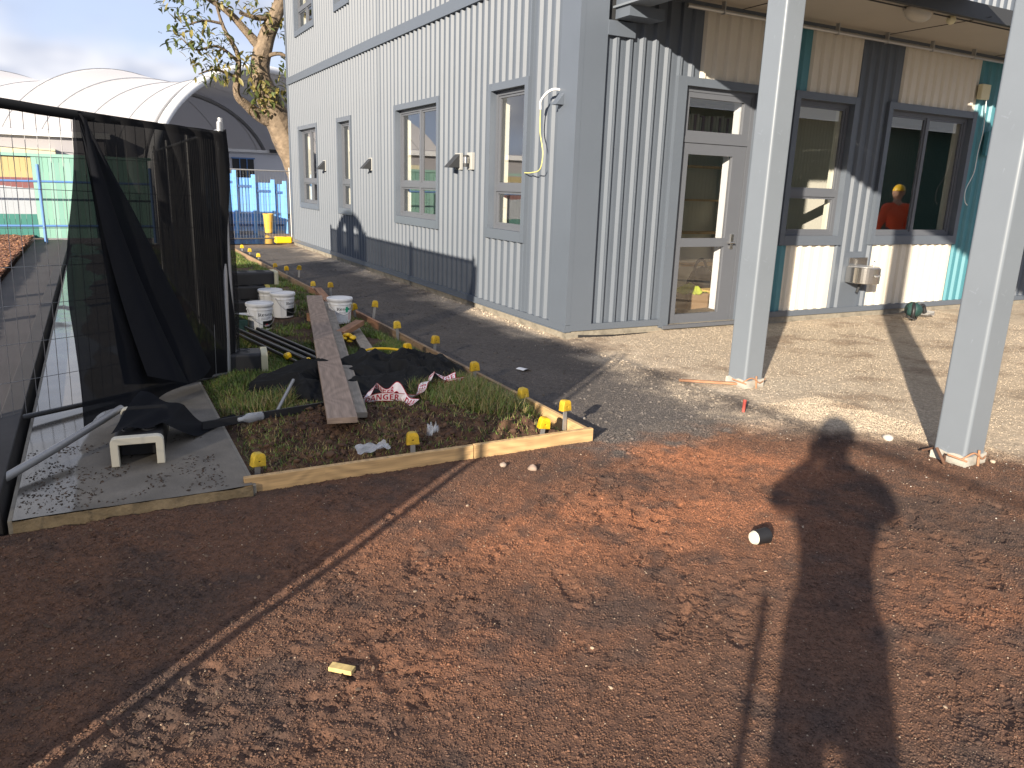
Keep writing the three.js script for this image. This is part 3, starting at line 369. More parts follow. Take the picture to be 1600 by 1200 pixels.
{
  const endx = A0[0] + 2.41 * dU[0] + 0.03, endz = A0[1] + 2.41 * dU[1];
  let pz = endz - 0.06; const along = ['first', 'second', 'third'];
  for (let k = 0; k < 3; k++) { fence(endx + 0.02, pz, endx + 0.02, pz - 2.36, 1.93, `cloth covered mesh panel along the grass bed, ${along[k]} from the bent corner`, 0.15);
    one('shade_cloth', grid(40, 24, (u, v) => [endx + 0.06 + 0.025 * Math.sin(u * 23 + v * 3) * (1 - v) + 0.015 * (fbm(u * 6, v * 4, 2) - 0.5), 0.1 + v * 1.86, pz - u * 2.36]), mat.cloth, `black shade cloth on the ${along[k]} fence panel along the grass bed`, 'shade cloth', 'shade cloths on the fence'); pz -= 2.38; }
  fence(-1.12, -4.98, -0.86, -1.72, 1.97, 'cloth covered mesh panel running back from the torn panel', 0.15);
  one('shade_cloth', grid(50, 24, (u, v) => [-1.1 + 0.26 * u + 0.03 + 0.02 * Math.sin(u * 30), 0.06 + v * 1.93, -4.98 + u * 3.24]), mat.clothThin, 'black shade cloth on the panel running back from the torn one', 'shade cloth', 'shade cloths on the fence');
  fence(-0.83, -1.685, -0.88, 2.4, 1.98, 'bare mesh panel standing beside the photographer', 0.15);
  // torn cloth of the front panel
  const c = thing('torn_shade_cloth', 'torn black shade cloth sagging in folds from the mesh panel corner', 'shade cloth');
  const tl = (u) => -0.03 * u;
  part('hung_sheet', grid(60, 50, (u, v) => { const uu = lerp(1.42 - 0.14 * v, 2.46 + 0.03 * Math.sin(v * 9), u); const f = 0.02 * Math.sin(u * 19 + v * 2.4) + 0.03 * (fbm(u * 5 + v * 2, v * 3, 3) - 0.5); return PL(uu, 0.09 + tl(uu) + v * 1.92 + 0.12 * (1 - v) * (1 - u), 0.03 + Math.abs(f) + 0.05 * (1 - v) * Math.sin(u * 5)); }), mat.clothHung, c);
  part('top_roll', limb([[...PL(0, 2.0, 0.01), 0.026], [...PL(0.6, 1.985, 0.02), 0.03], [...PL(1.27, 1.95, 0.02), 0.032], [...PL(1.9, 1.93, 0.01), 0.022], [...PL(2.43, 1.89, 0.01), 0.026]]), mat.clothSolid, c);
  part('fallen_fold', grid(46, 60, (u, v) => { const t = 1 - v, l = 1.25 - 0.47 * Math.pow(t, 1.1) + 0.02 * Math.sin(t * 9), r = 1.29 + 0.72 * Math.pow(t, 0.85); const uu = lerp(l, r, u); const y = lerp(1.96, 0.075 + 0.1 * u + 0.03 * Math.sin(u * 8), t); return PL(uu, y, 0.05 + 0.42 * t * t * (1 - 0.5 * u) + 0.05 * t * Math.sin(u * 14 + t * 2) + 0.03 * (fbm(u * 6, t * 5, 3) - 0.5)); }), mat.clothDouble, c);
  part('inner_fold', grid(30, 50, (u, v) => { const t = v, uu = lerp(1.28 + 0.03 * t, 1.3 + 0.33 * t, u), y = 1.93 - t * 1.62 - 0.12 * u * t; return PL(uu, y, 0.1 + 0.34 * t * t + 0.07 * Math.sin(u * 3.14) * t); }), mat.clothDouble, c);
  part('trailing_end', grid(40, 20, (u, v) => { const a = [0.16, 0.33, -4.98], b = [-0.02, 0.235, -4.5], p = [0.4, 0.2, -5.0], q = [0.24, 0.235, -4.55], r = [0.72, 0.06, -5.2]; const s = Math.min(1, u * 2), k = Math.max(0, u * 2 - 1); const m = [0, 1, 2].map((i) => lerp(lerp(a[i], b[i], v), lerp(p[i], q[i], v), s)); const e = [0, 1, 2].map((i) => lerp(m[i], r[i] - (i === 2 ? 0.0 : 0) + (i === 0 ? 0.0 : 0), k)); const drop = k * (1 - k) * 0.35; return [e[0], Math.max(0.058, e[1] - drop + 0.012 * Math.sin(u * 17 + v * 5)), e[2] + k * v * 0.08]; }), mat.clothDouble, c);
}
function limb(P, seg = 9, sub = 6) { // tapered tube through points with radii
  const cv = new THREE.CatmullRomCurve3(P.map((p) => V(p[0], p[1], p[2]))), n = (P.length - 1) * sub; const g = new THREE.TubeGeometry(cv, n, 1, seg), ps = g.attributes.position;
  for (let i = 0; i <= n; i++) { const t = i / n, f = t * (P.length - 1), k = Math.min(P.length - 2, Math.floor(f)), r = lerp(P[k][3], P[k + 1][3], f - k), c = cv.getPoint(t); for (let j = 0; j <= seg; j++) { const o = i * (seg + 1) + j; const w = r * (1 + 0.12 * (vn(i * 0.7, j * 1.3) - 0.5)); ps.setXYZ(o, c.x + (ps.getX(o) - c.x) * w, c.y + (ps.getY(o) - c.y) * w, c.z + (ps.getZ(o) - c.z) * w); } }
  g.computeVertexNormals(); return g;
}
one('loose_steel_tube', limb([[-0.52, 0.1, -4.33, 0.022], [-0.25, 0.14, -4.7, 0.022], [0.05, 0.2, -5.1, 0.022]], 10), mat.wire, 'bent grey steel tube lying across the wet slab', 'tube');
// plastic fence feet
function foot(x, y, z, turn, capM, label) {
  const g = thing('barrier_block', label, 'fence foot', [x, y, z], turn, 'black plastic fence feet'); const w = 0.125, h = 0.15, t = 0.028;
  const U = (s) => { const k = new THREE.Shape(); k.moveTo(-w - s, 0); k.lineTo(-w - s, h - 0.03 + s); k.quadraticCurveTo(-w - s, h + s, -w + 0.03, h + s); k.lineTo(w - 0.03, h + s); k.quadraticCurveTo(w + s, h + s, w + s, h - 0.03 + s); k.lineTo(w + s, 0); k.lineTo(w - t, 0); k.lineTo(w - t, h - t); k.lineTo(-w + t, h - t); k.lineTo(-w + t, 0); k.closePath(); return k; };
  part('body', uvm(extr(U(0), 0.54).translate(0, 0, -0.6), 3), mat.rubber, g); part('end_cap', uvm(extr(U(0.004), 0.045, 0.004).translate(0, 0, -0.055), 3), capM, g); part('end_cap', uvm(extr(U(0.004), 0.045, 0.004).translate(0, 0, -0.65), 3), capM, g);
  part('core', box(0.19, 0.1, 0.3, 0, 0.055, -0.32), mat.rubber, g);
  for (const [a, b] of [[-0.05, -0.2], [0.05, -0.2], [-0.05, -0.4], [0.05, -0.4]]) part('socket', new THREE.TorusGeometry(0.034, 0.005, 6, 18).rotateX(Math.PI / 2).scale(1, 1, 1.5).translate(a, h + 0.001, b), mat.dark, g);
  return g;
}
foot(0.1, 0.055, -4.42, -0.12, M(0.68, 0.64, 0.52, { map: paintTex }), 'black plastic fence foot with off white end under the torn cloth on the slab');
foot(1.2, gh(1.06, -6.4) + 0.02, -6.5, Math.PI / 2 - 0.15, mat.creamPlastic, 'black plastic fence foot lying alone in the grass by the fence');
foot(1.84, gh(1.5, -9.5), -9.55, Math.PI / 2 - 0.1, M(0.72, 0.5, 0.1, { map: paintTex }), 'lowest fence foot of the stack behind the paint pails');
foot(1.85, gh(1.5, -9.5) + 0.16, -9.72, Math.PI / 2 - 0.05, M(0.75, 0.6, 0.16, { map: paintTex }), 'middle fence foot of the stack, yellow ended');
foot(1.96, gh(1.5, -9.5) + 0.32, -9.8, Math.PI / 2 + 0.03, mat.creamPlastic, 'topmost fence foot of the stack, cream ended');

// ---------- boxed bed: boards and stakes ----------
one('formwork_board', bb(0.575, 1.905, -0.09, 0.078, -3.965, -3.93, 0.004), mat.pine, 'new pine formwork board across the bed front, beside the slab', 'board', 'formwork boards');
one('formwork_board', bb(1.91, 2.775, -0.09, 0.08, -3.963, -3.928, 0.004), mat.pine, 'new pine formwork board across the bed front, ending at the corner', 'board', 'formwork boards');
[[-3.97, -5.02, mat.pine, 'short new pine formwork board beside the path at the bed corner'], [-5.03, -8.2, mat.pineDark, 'weathered formwork board edging the path beside the black cloth heap'], [-8.21, -11.4, mat.redWood, 'reddish formwork board edging the path beside the paint pail'], [-11.41, -14.8, mat.pineDark, 'weathered formwork board edging the path beyond the long planks'], [-14.81, -18.3, mat.pineDark, 'last formwork board edging the path near the mesh gate fence']].forEach(([a, b, m, l], i) => one('formwork_board', bb(2.738 + 0.004 * i, 2.772 + 0.004 * i, -0.1, 0.07 - 0.004 * i, a, b, 0.004), m, l, 'board', 'formwork boards'));
{
  const cap = (() => { const s = new THREE.Shape(); s.moveTo(-0.036, 0); s.lineTo(0.036, 0); s.lineTo(0.03, 0.05); s.quadraticCurveTo(0.026, 0.068, 0.01, 0.069); s.lineTo(-0.01, 0.069); s.quadraticCurveTo(-0.026, 0.068, -0.03, 0.05); s.closePath(); const h = new THREE.Path(); h.absellipse(0, 0.026, 0.011, 0.006, 0, 6.283); s.holes.push(h); return extr(s, 0.042, 0.003).translate(0, 0, -0.021); })();
  const yel = [[0.8, 0.5, 0.012], [0.7, 0.46, 0.03], [0.78, 0.54, 0.05], [0.62, 0.4, 0.03]].map((c) => M(...c, { roughness: 0.5, map: rep(concTex, 3, 3) })); yel.forEach((m) => m.color.multiplyScalar(1.55));
  const desc = ['beside the last path board', 'beside the far path board, next to last', 'in far grass by the path', 'half way along the path edge', 'by the board joint beyond the planks', 'set out on the far path', 'beyond the plank ends, leaning', 'tall one beyond the plank ends', 'low one beside the single paint pail', 'tall one on the path beside the single paint pail', 'tall one between pail and black heap', 'on the path board behind the black heap', 'half sunk in grass behind the black heap', 'at the right end of the black heap', 'nestled in long grass by the short pine board', 'tall one at the bed corner', 'short one inside the bed corner', 'in the bed middle behind the front board', 'at the slab end of the front board'];
  [[2.91, -18.2, 0.14], [2.93, -17.4, 0.13], [2.9, -16.2, 0.13], [2.84, -14.2, 0.13], [2.9, -13.6, 0.14], [3.06, -13.4, 0.17], [2.84, -11.5, 0.13], [2.91, -10.8, 0.2], [2.69, -8.9, 0.19], [2.84, -8.7, 0.24], [2.72, -7.5, 0.2], [2.79, -6.68, 0.19], [2.49, -6.6, 0.12], [2.7, -5.58, 0.18], [2.69, -4.72, 0.17], [2.71, -4.18, 0.21], [2.47, -4.08, 0.14], [1.58, -4.1, 0.15], [0.67, -4.12, 0.14]].forEach(([x, z, h], i) => {
    const y = Math.min(gh(x, z), 0.05), p = thing('marker_stake', `steel stake with yellow safety cap, ${desc[i]}`, 'stake', [x, y, z], rr(-0.5, 0.3), 'yellow capped stakes'); p.rotation.z = rr(-0.16, 0.16); p.rotation.x = rr(-0.12, 0.12);
    const H = h - Math.min(0, y); part('stake', box(0.03, H + 0.05, 0.008, 0, H / 2 - 0.06, 0), mat.wire, p); part('cap', cap, yel[i % 4], p).position.y = H - 0.07; part('slot', box(0.02, 0.01, 0.03, 0, H - 0.044, 0), mat.black, p);
  });
}
// timber lying on the bed
function plank(name, a, b, w, t, m, label, roll = 0) { const A = V(...a), B = V(...b), d = B.clone().sub(A), g = uvm(new RoundedBoxGeometry(w, t, d.length(), 1, 0.004)); const o = one(name, g, m, label, 'timber', 'loose timber on the bed'); o.position.copy(A.clone().add(B).multiplyScalar(0.5)); o.up.set(Math.sin(roll), Math.cos(roll), 0); o.lookAt(B); return o; }
plank('long_plank', [1.25, 0.165, -4.45], [2.3, 0.22, -9.3], 0.185, 0.04, mat.oldWood, 'long weathered plank lying on top of its grey neighbour across the bed');
plank('long_plank', [1.385, 0.135, -4.62], [2.38, 0.17, -9.1], 0.15, 0.04, mat.greyWood, 'long grey plank lying half under the weathered plank');
plank('timber_offcut', [2.03, 0.15, -7.25], [2.33, 0.2, -7.55], 0.1, 0.05, mat.redWood, 'short pinkish timber offcut lying across a grey board');
plank('timber_offcut', [2.1, 0.09, -6.5], [2.32, 0.1, -7.75], 0.11, 0.03, mat.greyWood, 'short grey board beneath the pinkish offcut');
plank('timber_offcut', [2.45, 0.09, -8.7], [2.62, 0.17, -10.4], 0.1, 0.03, mat.redWood, 'reddish board leaning on the path edge behind the single pail');
plank('timber_offcut', [2.05, 0.1, -8.55], [2.35, 0.1, -8.7], 0.09, 0.09, mat.redWood, 'pinkish block lying behind the single paint pail');
// paint pails
{
  const lab = (v) => { const c = document.createElement('canvas'); c.width = 512; c.height = 512; const x = c.getContext('2d'); x.fillStyle = '#eef0f2'; x.fillRect(0, 0, 512, 512); x.fillStyle = '#111'; x.font = 'bold 128px serif'; x.fillText('Resene', 50, 150); x.fillStyle = '#556'; for (let k = 0; k < 3; k++) x.fillRect(120, 190 + k * 28, 260 - k * 40, 8);
    if (v === 0) { x.fillStyle = '#15151a'; x.fillRect(160, 290, 352, 222); x.fillStyle = '#b9a7b4'; x.fillRect(210, 400, 150, 60); x.fillStyle = '#b03038'; x.fillRect(240, 380, 60, 30); } else if (v === 1) { x.fillStyle = '#1e2226'; x.fillRect(60, 270, 452, 242); } else { x.fillStyle = '#19a37c'; x.fillRect(300, 40, 70, 170); x.fillRect(280, 90, 130, 60); x.fillStyle = '#d99aa0'; for (let k = 0; k < 9; k++) x.fillRect(380, 230 + k * 26, 100, 12); x.strokeStyle = '#b8bcc4'; for (let k = 0; k < 6; k++) x.strokeRect(60, 250 + k * 34, 260, 34); }
    const t = new THREE.CanvasTexture(c); t.colorSpace = THREE.SRGBColorSpace; return new THREE.MeshStandardMaterial({ map: t, roughness: 0.4, side: THREE.DoubleSide }); };
  const shell = lathe([[0, 0], [0.112, 0], [0.117, 0.01], [0.129, 0.215], [0.136, 0.217], [0.136, 0.226], [0.13, 0.229], [0.131, 0.25], [0.138, 0.252], [0.138, 0.262]], 36), lid = lathe([[0.139, 0.258], [0.145, 0.262], [0.146, 0.282], [0.14, 0.29], [0.126, 0.29], [0.124, 0.279], [0, 0.277]], 36);
  [[1.48, -8.35, 0.0, 0.35, 'white paint pail with black and pink label beside the tray'], [1.88, -9.1, 1, 0.75, 'white paint pail standing behind the others with label turned right'], [1.8, -9.42, -1, 0, 'white paint pail half hidden behind two others'], [2.39, -8.5, 2, 0.1, 'white paint pail smeared green standing alone beside the planks']].forEach(([x, z, v, turn, l]) => {
    const p = thing('paint_pail', l, 'pail', [x, gh(x, z) + 0.005, z], turn, 'white paint pails'); part('shell', shell, mat.white, p); part('lid', lid, mat.white, p);
    part('handle', tube([[-0.138, 0.235, 0], [-0.13, 0.15, 0.06], [-0.06, 0.075, 0.122], [0.02, 0.06, 0.13], [0.1, 0.12, 0.1], [0.138, 0.235, 0]].map(([a, b, c]) => [a * 1.03, b + (v === 2 ? 0.05 : 0), c * 1.06]), 0.0025, 40), mat.wire, p);
    if (v >= 0) part('label', new THREE.CylinderGeometry(0.1305, 0.1205, 0.185, 24, 1, true, -0.85, 1.7).translate(0, 0.118, 0), lab(v), p);
  });
  const t = thing('paint_tray', 'white sheet of card resting on a dark speckled box by the fence', 'tray', [1.27, gh(1.27, -8.3), -8.3], 0.2); part('box', box(0.2, 0.13, 0.22, -0.06, 0.07, 0, 0.008), M(0.03, 0.09, 0.08, { map: grainTex }), t); part('sheet', grid(10, 6, (u, v) => [-0.2 + u * 0.46, 0.15 + 0.06 * (1 - u) * (0.4 + v) + 0.02 * u * Math.sin(v * 5), -0.14 + v * 0.26 - 0.06 * u]), mat.white, t);
}
// black pipes
for (let k = 0; k < 7; k++) { const o = k * 0.045; one('black_pipe', rod([1.12 + o * 1.1, 0.11 + 0.02 * (k % 2), -8.0 + 0.12 * vn(k, 3)], [1.5 + o * 1.0 + 0.02 * (k % 3), 0.09 + 0.025 * (k % 2), -6.15 + 0.2 * vn(k, 7)], 0.017, 0.017, 10), M(0.008, 0.008, 0.009, { roughness: 0.35 }), 'black plastic pipe in the bundle lying beside the planks', 'pipe', 'bundle of black pipes'); }
for (const [x, z, l] of [[1.38, -6.58, 'yellow safety cap lying against the pipe bundle'], [1.49, -6.32, 'yellow safety cap at the end of the pipe bundle'], [1.1, -7.75, 'yellow safety cap in grass beside the dark box']]) one('plastic_cover', new RoundedBoxGeometry(0.065, 0.055, 0.06, 3, 0.02).rotateZ(0.4).translate(x, 0.12, z), mat.yellow, l, 'cap');
{ const g = []; for (let k = 0; k < 9; k++) g.push(stone(rr(0.022, 0.04), k).scale(1.2, 0.9, 1).translate(2.02 + 0.05 * (k % 3) + rr(-0.02, 0.02), 0.1 + rr(0, 0.06), -7.12 - 0.04 * ((k / 3) | 0))); one('yellow_gloves', g, mat.yellow, 'crumpled yellow work gloves lying under the pinkish offcut', 'gloves'); }
// black cloth heap
const ridge = (x, y) => (1 - Math.abs(2 * fbm(x, y, 2) - 1)) ** 3;
one('black_cloth_heap', grid(190, 130, (u, v) => {
  const a = u * 2 - 1, b = v * 2 - 1, wob = 0.8 + 0.42 * fbm(Math.atan2(b, a) * 1.6 + 20, 3, 3); const k = Math.max(Math.abs(a), Math.abs(b)), r = Math.hypot(a, b), s = r > 0 ? k / r : 1;
  const x = 1.87 + a * s * 0.9 * wob, z = -5.83 + b * s * 0.56 * wob - 0.05 * a, e = Math.sqrt(Math.max(0, 1 - k * k)); const wx = x + 0.25 * fbm(x * 2, z * 2, 2), wz = z + 0.25 * fbm(x * 2 + 9, z * 2, 2);
  const h = e * (0.02 + 0.12 * ridge(wx * 2.2 + wz * 1.2, wz * 3.6) + 0.07 * ridge(wx * 4.5 + 7, wz * 3 - wx * 2) + 0.028 * ridge(wx * 10, wz * 10 + 4) + 0.05 * fbm(x * 2.4 + 2, z * 2.4, 2)) - 0.05 * Math.exp(-(((x - (1.38 - (z + 5) * 0.22)) / 0.2) ** 2)) * e;
  return [x, gh(Math.min(x, 2.7), z) * 0.7 + 0.02 + h * (1 + 0.1 * a), z];
}), mat.clothSolid, 'heap of crumpled black cloth lying across the planted bed', 'cloth heap');
one('yellow_hose', tube([[1.95, 0.13, -6.42], [2.1, 0.15, -6.48], [2.3, 0.14, -6.45], [2.45, 0.11, -6.35]], 0.011), mat.yellow, 'yellow hose end showing behind the black cloth heap', 'hose');
// danger tape
{
  const c = document.createElement('canvas'); c.width = 512; c.height = 96; const x = c.getContext('2d'); x.fillStyle = '#f1e9ea'; x.fillRect(0, 0, 512, 96); x.fillStyle = '#b3122f'; x.font = 'bold 84px sans-serif'; x.fillText('DANGER', 60, 78); x.fillRect(0, 0, 512, 7); x.fillRect(0, 89, 512, 7);
  const t = new THREE.CanvasTexture(c); t.colorSpace = THREE.SRGBColorSpace; t.wrapS = THREE.RepeatWrapping; const m = new THREE.MeshStandardMaterial({ map: t, roughness: 0.45, side: THREE.DoubleSide });
  const ribbon = (pts, w, tw) => { const cv = new THREE.CatmullRomCurve3(pts.map((p) => V(p[0], gh(p[0], p[2]) + p[1], p[2]))), n = 90, L = cv.getLength(); const g = grid(n, 2, (u, v) => { const p = cv.getPoint(u), d = cv.getTangent(u), an = tw(u), side = V(-d.z, 0, d.x).normalize().multiplyScalar(Math.cos(an)).add(V(0, Math.sin(an), 0)); return p.addScaledVector(side, (v - 0.5) * w).toArray(); }); const uv = g.attributes.uv; for (let i = 0; i < uv.count; i++) uv.setX(i, uv.getX(i) * L / 0.4); return g; };
  const d = thing('danger_tape', 'crumpled white tape printed with red warning words across the bed', 'tape');
  part('strip', ribbon([[1.53, 0.03, -5.02], [1.66, 0.05, -5.0], [1.8, 0.05, -4.97], [1.92, 0.03, -4.98], [2.02, 0.06, -5.08], [2.1, 0.08, -5.2], [2.25, 0.07, -5.27], [2.44, 0.05, -5.24]], 0.075, (u) => 0.75 + 0.5 * Math.sin(u * 7)), m, d);
  part('loose_end', ribbon([[1.6, 0.05, -5.06], [1.68, 0.085, -5.1], [1.75, 0.06, -5.06], [1.82, 0.075, -5.04], [1.84, 0.03, -4.9], [1.86, 0.02, -4.78]], 0.075, (u) => 0.4 + 2.2 * u), m, d);
  part('loose_end', ribbon([[2.18, 0.06, -5.3], [2.22, 0.14, -5.33], [2.3, 0.09, -5.28], [2.38, 0.1, -5.26]], 0.075, (u) => 1.2 - 2 * u), m, d);
}
// small scraps
one('paper_scrap', grid(6, 4, (u, v) => [3.31 + u * 0.1 + v * 0.03, gh(3.35, -5.95) + 0.012 + 0.012 * Math.sin(u * 4), -5.98 + v * 0.09]), mat.paper, 'white paper scrap lying on the dark path', 'paper');
one('wood_chip', box(0.085, 0.016, 0.034, 0, 0, 0, 0.002).rotateY(-0.75).translate(0.6, gh(0.6, -2.22) + 0.012, -2.22), M(0.78, 0.6, 0.26, { map: woodTex }), 'small yellow timber chip on the sunlit bare soil', 'wood chip');
{ const p = thing('paint_cup', 'small black cup with white end lying on the soil', 'cup', [2.64, gh(2.64, -2.33) + 0.033, -2.33], -0.05); part('side', rod([-0.035, 0, 0], [0.04, 0, 0], 0.034, 0.038, 24), mat.black, p); part('end', rod([-0.046, 0, 0], [-0.035, 0, 0], 0.028, 0.033, 24), M(0.6, 0.57, 0.45), p); }
one('red_peg', rod([4.27, -0.02, -4.08], [4.285, 0.075, -4.09], 0.011, 0.014, 8), M(0.5, 0.09, 0.07), 'short red painted peg in the gravel edge', 'peg');
one('timber_batten', box(0.55, 0.02, 0.035, 0, 0, 0, 0.003).rotateY(-0.62).translate(4.58, 0.022, -4.78), mat.redWood, 'thin batten lying against the foot of the canopy post', 'batten');
one('rusty_bracket', [rod([4.5, 0.03, -2.62], [4.66, 0.05, -2.72], 0.008), rod([4.5, 0.03, -2.62], [4.53, 0.1, -2.7], 0.01), rod([4.52, 0.06, -2.78], [4.66, 0.06, -2.78], 0.008)], M(0.12, 0.06, 0.035), 'rusty wire bracket beside the outer canopy post foot', 'bracket');
{ const p = thing('power_tool', 'green and black power tool lying on gravel below the sliding window', 'power tool', [9.85, 0.02, -6.5], 0.2); part('motor', lathe([[0, 0], [0.08, 0], [0.1, 0.05], [0.1, 0.16], [0.06, 0.2], [0, 0.2]], 20).rotateZ(1.3).translate(0.02, 0.1, 0), M(0.02, 0.075, 0.07, { roughness: 0.6, map: grainTex }), p); part('guard', new THREE.TorusGeometry(0.11, 0.025, 8, 20, 4).rotateY(0.5).translate(-0.1, 0.1, 0), mat.black, p); part('grip', [limb([[0.05, 0.15, 0, 0.03], [0.16, 0.17, 0.02, 0.028], [0.2, 0.07, 0.04, 0.03]])], mat.black, p); part('shoe', [box(0.2, 0.02, 0.12, 0.3, 0.05, 0.03), box(0.02, 0.06, 0.12, 0.4, 0.05, 0.03)], mat.galv, p); part('lead', tube([[-0.1, 0.05, 0.05], [-0.2, 0.02, 0.1], [-0.25, 0.05, 0], [-0.15, 0.17, -0.05], [0, 0.22, 0]], 0.008), mat.black, p); }
one('plastic_bottle', lathe([[0, 0], [0.03, 0], [0.032, 0.1], [0.014, 0.14], [0.013, 0.17], [0, 0.17]], 16).rotateZ(1.5).rotateY(0.4).translate(0.86, 0.09, -4.98), mat.clearPlastic, 'clear plastic bottle lying in grass beside the slab', 'bottle');
for (const [x, z, s, l] of [[1.33, -4.12, 0.2, 'crumpled clear plastic film against the front board'], [1.75, -4.2, 0.07, 'small twist of clear film standing in the soil']]) one('plastic_film', grid(14, 10, (u, v) => [x + (u - 0.5) * s, gh(x, z) + 0.03 + 0.09 * fbm(u * 5 + x, v * 5, 3) * (s < 0.1 ? 1.4 : 0.6), z + (v - 0.5) * s * 0.5]), mat.clearPlastic, l, 'plastic film');
one('steel_rod', rod([0.95, 0.08, -5.0], [1.17, 0.2, -5.42], 0.012), mat.wire, 'short grey tube leaning out from under the black heap', 'tube');
one('black_edging', box(1.15, 0.05, 0.012).rotateY(0.2).translate(1.05, 0.09, -5.02), mat.rubber, 'strip of black plastic edging lying in the bed soil', 'edging');
// ---------- background ----------
{
  fence(2.72, -20.3, 4.56, -20.5, 1.78, 'mesh gate panel closing the far end of the path', 0.075);
  const f = thing('barrier_weight', 'yellow concrete fence foot at the far end of the path', 'fence foot', [4.3, -0.02, -20.45]); part('block', new RoundedBoxGeometry(0.42, 0.17, 0.25, 3, 0.04).translate(0, 0.1, 0), mat.yellow, f); part('socket', rod([0.05, 0.18, 0], [0.05, 0.19, 0], 0.04, 0.04, 14), mat.dark, f);
  struct('wet_yard', new THREE.PlaneGeometry(9, 14).rotateX(-Math.PI / 2).translate(3.5, -0.015, -27.4), M(0.06, 0.062, 0.07, { roughness: 0.14, map: concTex }));
  const tops = [[3.05, 1.72], [3.8, 1.77], [4.34, 1.66], [4.9, 1.53], [5.25, 1.5]]; const b = thing('blue_picket_fence', 'light blue picket fence beyond the far mesh panel', 'fence'); const bl = M(0.2, 0.46, 0.86), bl2 = M(0.14, 0.36, 0.76);
  for (let i = 0; i < 4; i++) { const [x0, h] = tops[i], x1 = tops[i + 1][0], h2_ = tops[i + 1][1]; const n = Math.round((x1 - x0) / 0.085); for (let k = 1; k < n; k++) part('picket', box(0.066, h2_ - 0.1, 0.02, x0 + (x1 - x0) * k / n, (h2_ - 0.1) / 2 + 0.05, -24.5), k % 2 ? bl : bl2, b); part('rail', [bb(x0, x1, h2_ - 0.32, h2_ - 0.26, -24.48, -24.45), bb(x0, x1, 0.2, 0.26, -24.48, -24.45)], M(0.05, 0.12, 0.3), b); }
  for (const [x, h] of tops) part('post', box(0.1, h + 0.1, 0.1, x, h / 2, -24.46), bl, b);
  const y = thing('yellow_bin', 'yellow tapered bin standing in front of the blue pickets', 'bin', [4.66, -0.02, -24.1]); y.scale.setScalar(0.78); part('tub', lathe([[0, 0.02], [0.14, 0.02], [0.19, 0.72], [0.21, 0.74], [0.21, 0.78], [0.17, 0.78], [0.15, 0.1]], 20), M(0.62, 0.38, 0.06), y); part('foot', lathe([[0, 0], [0.16, 0], [0.15, 0.05], [0, 0.05]], 20), mat.dark, y);
  const w = thing('white_hall', 'white walled hall under the big arched shade canopy', 'building'); part('wall', bb(4, 16, -0.1, 2.85, -41, -40.5), M(0.62, 0.64, 0.7), w); part('gutter', bb(4, 16, 2.82, 2.95, -40.45, -40.3), mat.white, w); part('fascia_lamp', bb(8, 8.4, 2.85, 3, -40.4, -40.1), mat.dark, w);
  for (const x of [6.25, 9.3]) { const o = part('window', bb(x, x + 1.0, 1.1, 2.5, -40.49, -40.44), mat.dark, w); part('window_frame', [bb(x + 0.31, x + 0.35, 1.1, 2.5, -40.44, -40.4), bb(x + 0.65, x + 0.69, 1.1, 2.5, -40.44, -40.4), bb(x - 0.05, x + 1.05, 2.5, 2.56, -40.44, -40.4)], mat.blue, o); }
}
// arched membrane canopy
{
  const c = thing('arched_canopy', 'large white membrane canopy with arched open end', 'canopy'); const N = [2.0, -31.5], w = [0.8, -0.6], a = [-0.6, -0.8], R = 6.6;
  const S = (s, th, off = 0) => { const bay = (s % 9) / 9, sag = 0.55 * Math.sin(bay * Math.PI), up = 4.85 * (1 + 0.006 * s) - sag * Math.sin(th) - off; const d = (R - off) * (1 - Math.cos(th)) + off * 1 + 0.25 * Math.sin(bay * Math.PI); return [N[0] + w[0] * d + a[0] * s, 1.2 + up * Math.sin(th), N[1] + w[1] * d + a[1] * s]; };
  part('membrane', grid(90, 40, (u, v) => S(u * 27, v * Math.PI)), mat.membrane, c);
  part('rim', tube(Array.from({ length: 25 }, (_, k) => S(0, (k / 24) * Math.PI)), 0.17, 90, 10), mat.white, c); part('rim_cord', tube(Array.from({ length: 25 }, (_, k) => { const p = S(0.35, (k / 24) * Math.PI); return [p[0] - 0.05, p[1] + 0.06, p[2] + 0.05]; }), 0.05, 90, 6), mat.wire, c);
  for (const s of [2.2, 4.5, 6.8, 9, 13.5, 18, 22.5]) part('seam', tube(Array.from({ length: 33 }, (_, k) => S(s, (k / 32) * Math.PI, -0.012)), 0.022, 80, 5), mat.galv, c);
  for (const s of [6, 13]) part('arch', tube(Array.from({ length: 25 }, (_, k) => S(s, (k / 24) * Math.PI, 0.35)), 0.1, 60, 8), mat.wire, c);
  for (const s of [0, 9, 18]) for (const th of [0, Math.PI]) { const p = S(s, th); part('leg', rod([p[0], -0.1, p[2]], p, 0.14, 0.14, 10), mat.white, c); }
}
